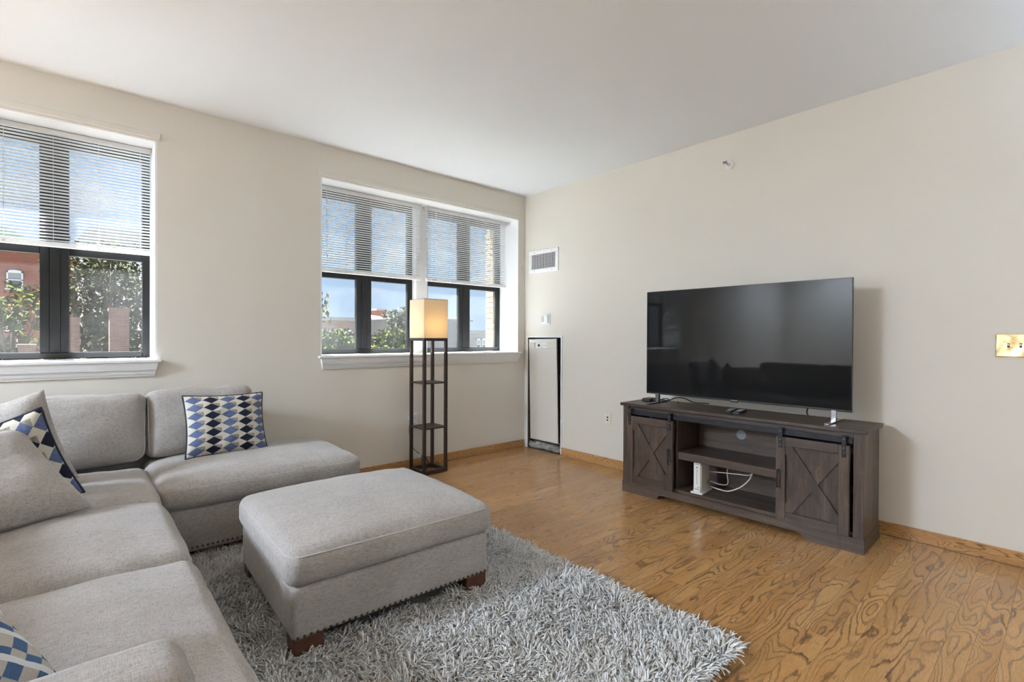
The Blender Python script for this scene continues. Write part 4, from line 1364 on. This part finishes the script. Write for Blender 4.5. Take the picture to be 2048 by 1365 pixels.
# added torchiere out of view, fills the room by washing the ceiling
for k, (lx, ly, lab) in enumerate(((-0.6, -5.6, 'added fill light, tall black torchiere beside the right wall, behind the viewer'),)):
    e = tag(empty('fill_torchiere', (lx, ly, 0)), lab, 'floor lamp', 'added fill torchieres')
    v, f = lathe([(0.14, 0.0), (0.14, 0.015), (0.03, 0.03), (0.014, 0.05)], 24)
    mesh('base', v, f, 'metal_black', e, True)
    tube('pole', [(0, 0, 0.04), (0, 0, 1.70)], 0.012, 'metal_black', e, 10)
    v, f = lathe([(0.03, 1.69), (0.10, 1.73), (0.17, 1.80), (0.19, 1.86), (0.18, 1.86), (0.15, 1.80), (0.06, 1.75)], 28)
    mesh('bowl', v, f, 'metal_black', e, True)
    v, f = lathe([(0.145, 1.800), (0.145, 1.812), (0.12, 1.818)], 24)
    mesh('diffuser', v, f, 'fill_uplight_glow', e, True)

# ------------------------------------------------------------------ outside
GZ = -8.0
structure(tag(box('ground', (-80, 2.0, GZ - 0.5), (120, 160, GZ), 'grey_ground'), 'grey ground far below the windows'))
def tree(name, label, x, y, base, top, rx, mname, n_leaf, size, seed, trunk=True, cat='tree', group=None, bot=0.30, cl=26):
    r_ = np.random.default_rng(seed)
    e = tag(empty(name, (x, y, base)), label, cat, group)
    Ht = top - base
    # branches
    parts = []
    ends = []
    if trunk:
        parts.append(tube_vf([(0, 0, 0), (0.05 * rx, 0, Ht * 0.35), (-0.04 * rx, 0.03, Ht * 0.62), (0, 0, Ht * 0.9)], [0.035 * Ht * .5, 0.026 * Ht * .5, 0.016 * Ht * .5, 0.003 * Ht * .5], 7))
    cent = []
    for i in range(cl):
        t = r_.uniform(bot, 0.97)
        rr = rx * math.sqrt(max(0.05, 1 - ((t - 0.58) / 0.46) ** 2)) * r_.uniform(0.25, 0.95)
        a = r_.uniform(0, 2 * PI)
        c = Vector((math.cos(a) * rr, math.sin(a) * rr, Ht * t))
        cent.append(c)
        if trunk:
            s = Vector((0, 0, max(Ht * 0.2, Ht * t * 0.72)))
            m_ = s.lerp(c, 0.5) + Vector((0, 0, -0.04 * Ht))
            parts.append(tube_vf([s, m_, c], [0.008 * Ht, 0.005 * Ht, 0.0015 * Ht], 5))
    if trunk:
        v, f = join(parts)
        mesh('trunk', v, f, 'bark', e, True)
    cent = np.array(cent)
    k = r_.integers(0, len(cent), n_leaf)
    sp = rx * 0.34
    P = cent[k] + np.clip(r_.normal(0, 0.85, (n_leaf, 3)), -1.3, 1.3) * np.array([sp, sp, sp * 0.62])
    d1 = r_.normal(0, 1, (n_leaf, 3))
    d1 /= np.linalg.norm(d1, axis=1)[:, None]
    d2 = np.cross(d1, r_.normal(0, 1, (n_leaf, 3)))
    d2 /= np.linalg.norm(d2, axis=1)[:, None] + 1e-9
    s = size * r_.uniform(0.6, 1.3, (n_leaf, 1))
    V = np.stack([P - d1 * s, P + d2 * s * 0.45, P + d1 * s, P - d2 * s * 0.45], 1).reshape(-1, 3)
    F = np.arange(n_leaf * 4).reshape(-1, 4)
    me = bpy.data.meshes.new('foliage')
    me.from_pydata(V.tolist(), [], F.tolist())
    at = me.attributes.new('tone', 'FLOAT', 'POINT')
    tn = np.clip((P[:, 2] - P[:, 2].min()) / (np.ptp(P[:, 2]) + 1e-6) * 0.0 + r_.uniform(0, 1, n_leaf), 0, 1)
    at.data.foreach_set('value', np.repeat(tn, 4).astype(np.float32))
    me.materials.append(MATS[mname])
    o = bpy.data.objects.new('foliage', me)
    o['kind'] = 'stuff'
    link(o, e)
    return e

def house_window(parent, x, y, z, w_, h_, arch=True, ac=False):
    """sash window on a facade that looks to -y"""
    fr = boxes('window', [((x - w_ / 2, y - 0.08, z), (x - w_ / 2 + 0.10 * w_, y + 0.02, z + h_)), ((x + w_ / 2 - 0.10 * w_, y - 0.08, z), (x + w_ / 2, y + 0.02, z + h_)),
                          ((x - w_ / 2, y - 0.08, z + h_ * 0.90), (x + w_ / 2, y + 0.02, z + h_)), ((x - w_ / 2, y - 0.08, z + h_ * 0.47), (x + w_ / 2, y + 0.0, z + h_ * 0.53)), ((x - w_ * 0.58, y - 0.14, z - 0.07), (x + w_ * 0.58, y + 0.02, z))], 'white_paint_out', parent)
    box('pane', (x - w_ / 2, y - 0.035, z), (x + w_ / 2, y + 0.01, z + h_ * 0.5), 'far_glass', fr)
    box('pane', (x - w_ / 2, y - 0.035, z + h_ * 0.5), (x + w_ / 2, y + 0.01, z + h_ * 0.9), 'grey_render', fr)
    if arch:
        pts = [(x - w_ / 2, z + h_)] + [(x - w_ / 2 + w_ * k / 8, z + h_ + 0.10 * w_ * math.sin(PI * k / 8)) for k in range(1, 8)] + [(x + w_ / 2, z + h_)]
        v, f = prism(pts, 1, y - 0.07, y + 0.02)
        fix_normals(mesh('arch', v, f, 'white_paint_out', fr))
    if ac:
        box('air_conditioner', (x - w_ * 0.30, y - 0.45, z + 0.02), (x + w_ * 0.30, y, z + h_ * 0.30), 'white_paint_out', fr, 0.02, 1)
    return fr

RBX, RBY = -4.9, 40.0
rb_ = tag(empty('brick_house', (RBX, RBY, GZ)), 'red brick apartment house with white sash windows seen through the left window', 'building')
O = Vector((RBX, RBY, GZ))
box('wall', (-22.0 - O.x, 0.0, 0.0), (-3.55 - O.x, 12.0, 6.70 - GZ), 'red_brick_wall', rb_)
v, f = prism([(-22.4 - O.x, 6.70 - GZ), (-4.9 - O.x, 6.70 - GZ), (-7.2 - O.x, 8.1 - GZ), (-22.4 - O.x, 9.4 - GZ)], 1, -0.4, 12.4)
fix_normals(mesh('roof', v, f, 'copper_green_roof', rb_))
v, f = prism([(-4.8 - O.x, 6.70 - GZ), (-3.5 - O.x, 6.70 - GZ), (-4.15 - O.x, 7.35 - GZ)], 1, -0.3, 3.0)
fix_normals(mesh('gable', v, f, 'white_paint_out', rb_))
for (cx, zz, ac) in ((-6.50, 4.15, False), (-6.50, 1.55, True), (-9.6, 4.15, False), (-9.6, 1.55, False), (-6.5, -1.3, False), (-9.6, -1.3, False)):
    house_window(rb_, cx - O.x, 0.0, zz - GZ, 0.74, 1.10, True, ac)

gh = tag(empty('grey_roof_house', (2.0, 60.0, GZ)), 'distant house with grey mansard roof behind the tree', 'building')
O = Vector((2.0, 60.0, GZ))
box('wall', (-4.0 - O.x, 0, 0), (4.5 - O.x, 8, 9.2 - GZ), 'white_paint_out', gh)
v, f = prism([(-4.3 - O.x, 9.2 - GZ), (4.8 - O.x, 9.2 - GZ), (3.4 - O.x, 12.0 - GZ), (-2.6 - O.x, 12.0 - GZ)], 1, -0.3, 8.3)
fix_normals(mesh('roof', v, f, 'slate_roof', gh))
for cx in (-2.2, 0.6, 3.2):
    house_window(gh, cx - O.x, 0, 6.2 - GZ, 1.0, 1.8, False)
for cx in (-1.0, 2.2):
    box('dormer', (cx - 0.5 - O.x, -0.2, 9.6 - GZ), (cx + 0.5 - O.x, 1.5, 11.0 - GZ), 'white_paint_out', gh)

def chimney(label, x0, x1, y, zt, d=0.7):
    e = tag(empty('brick_chimney', ((x0 + x1) / 2, y, GZ)), label, 'chimney', 'brick chimneys outside')
    hw_ = (x1 - x0) / 2
    box('shaft', (-hw_, 0, 0), (hw_, d, zt - GZ - 0.12), 'chimney_brick', e)
    box('cap', (-hw_ - 0.03, -0.03, zt - GZ - 0.12), (hw_ + 0.03, d + 0.03, zt - GZ), 'chimney_brick', e)
# y = 20 : scaled from the window
chimney('wide brick chimney standing before the tree in the left window', -2.72, -2.13, 20.0, 2.27)
chimney('narrow brick chimney beside the dark mullion in the left window', -3.93, -3.56, 20.0, 1.87)
chimney('low brick chimney top at the foot of the red house', -5.17, -4.75, 20.0, 0.90)

tree('ailanthus_tree', 'branching tree with brownish leaves behind the brick chimneys', -2.42, 26.0, GZ, 5.3, 2.7, 'leaf_dark', 6500, 0.145, 3, bot=0.45, cl=44)
tree('ailanthus_tree', 'leafy tree with pale green sprays before the red house', -6.2, 33.5, GZ, 3.9, 2.0, 'leaf_olive', 900, 0.20, 5, bot=0.55, cl=13)
tree('garden_tree', 'yellow-green tree at the left edge of the corner window', 2.75, 14.0, GZ, 2.9, 1.05, 'leaf_olive', 3600, 0.12, 8, bot=0.5, cl=26)
tree('garden_tree', 'round olive tree in the left pane of the corner window', 5.5, 19.0, GZ, 2.05, 1.25, 'leaf_mid', 3600, 0.14, 9, bot=0.5)
tree('garden_tree', 'low green tree behind the dark mullion of the corner window', 6.0, 26.0, GZ, 1.8, 1.9, 'leaf_mid', 4200, 0.18, 10, bot=0.5)
tree('garden_tree', 'bushy green tree in the second pane of the corner window', 5.9, 15.0, GZ, 1.78, 0.95, 'leaf_olive', 3600, 0.11, 12, bot=0.5)
tree('garden_tree', 'tall dark grey-green tree beside the lamp shade', 8.85, 18.6, GZ, 2.8, 1.0, 'leaf_dark', 4200, 0.11, 13, bot=0.5)
for (x_, z_, lab) in ((1.14, 1.16, 'bright green sprig just outside, left of three'), (1.46, 1.11, 'bright green sprig just outside, middle of three'), (1.86, 1.05, 'bright green sprig just outside, right of three')):
    tree('bright_shrub', lab, x_, 6.0, z_ - 1.1, z_, 0.12, 'leaf_bright', 420, 0.035, int(x_ * 100), cat='shrub', group='bright shrubs outside the window', bot=0.5, cl=12)

def block(name, label, x0, x1, y, d, zt, m, parapet=0.25, wins=(), cat='building'):
    e = tag(empty(name, ((x0 + x1) / 2, y, GZ)), label, cat)
    cx = (x0 + x1) / 2
    box('wall', (x0 - cx, 0, 0), (x1 - cx, d, zt - GZ - parapet), m, e)
    box('cornice', (x0 - cx - 0.15, -0.15, zt - GZ - parapet), (x1 - cx + 0.15, d + 0.15, zt - GZ), 'grey_render', e)
    for (wx, wz, ww, wh) in wins:
        fr = house_window(e, wx - cx, 0, wz - GZ, ww, wh, True)
    return e
block('flat_roof_block', 'long low brown block with flat roof on the skyline', 10.0, 16.6, 40.0, 8, 3.0, 'brown_brick_wall', 0.3, ((12.8, 0.4, 0.9, 1.4), (15.0, 0.4, 0.9, 1.4)))
rd = block('domed_block', 'tan block with a low white dome on the skyline', 17.2, 19.6, 40.0, 5, 2.95, 'grey_stone_wall', 0.2)
v, f = lathe([(1.45, 0.0), (1.35, 0.16), (0.9, 0.34), (0.3, 0.42)], 20)
mesh('dome_roof', v, f, 'white_paint_out', rd, True, (0, 2.5, 2.95 - GZ))
block('far_tower', 'tiny pinkish far block rising behind the skyline', 37.6, 39.4, 80.0, 5, 6.4, 'red_brick_wall', 0.3)
block('grey_side_block', 'plain grey-brown block right of the lamp shade', 10.6, 14.9, 22.0, 6, 2.40, 'dark_render', 0.1)
gb = block('gabled_wall', 'pale grey end wall with a stepped gable beside the mullion', 15.30, 15.85, 22.4, 5, 2.35, 'grey_render', 0.1)
v, f = prism([(-0.28, 2.35 - GZ), (0.28, 2.35 - GZ), (0.28, 2.56 - GZ), (-0.28, 2.47 - GZ)], 1, 0, 5)
fix_normals(mesh('gable', v, f, 'grey_render', gb))
block('stone_church', 'grey stone building with arched windows far behind the corner window', 32.0, 40.0, 45.0, 10, 2.1, 'grey_stone_wall', 0.35, ((33.9, -0.3, 0.55, 1.35), (34.75, -0.3, 0.55, 1.35), (36.2, -0.3, 0.55, 1.35)))
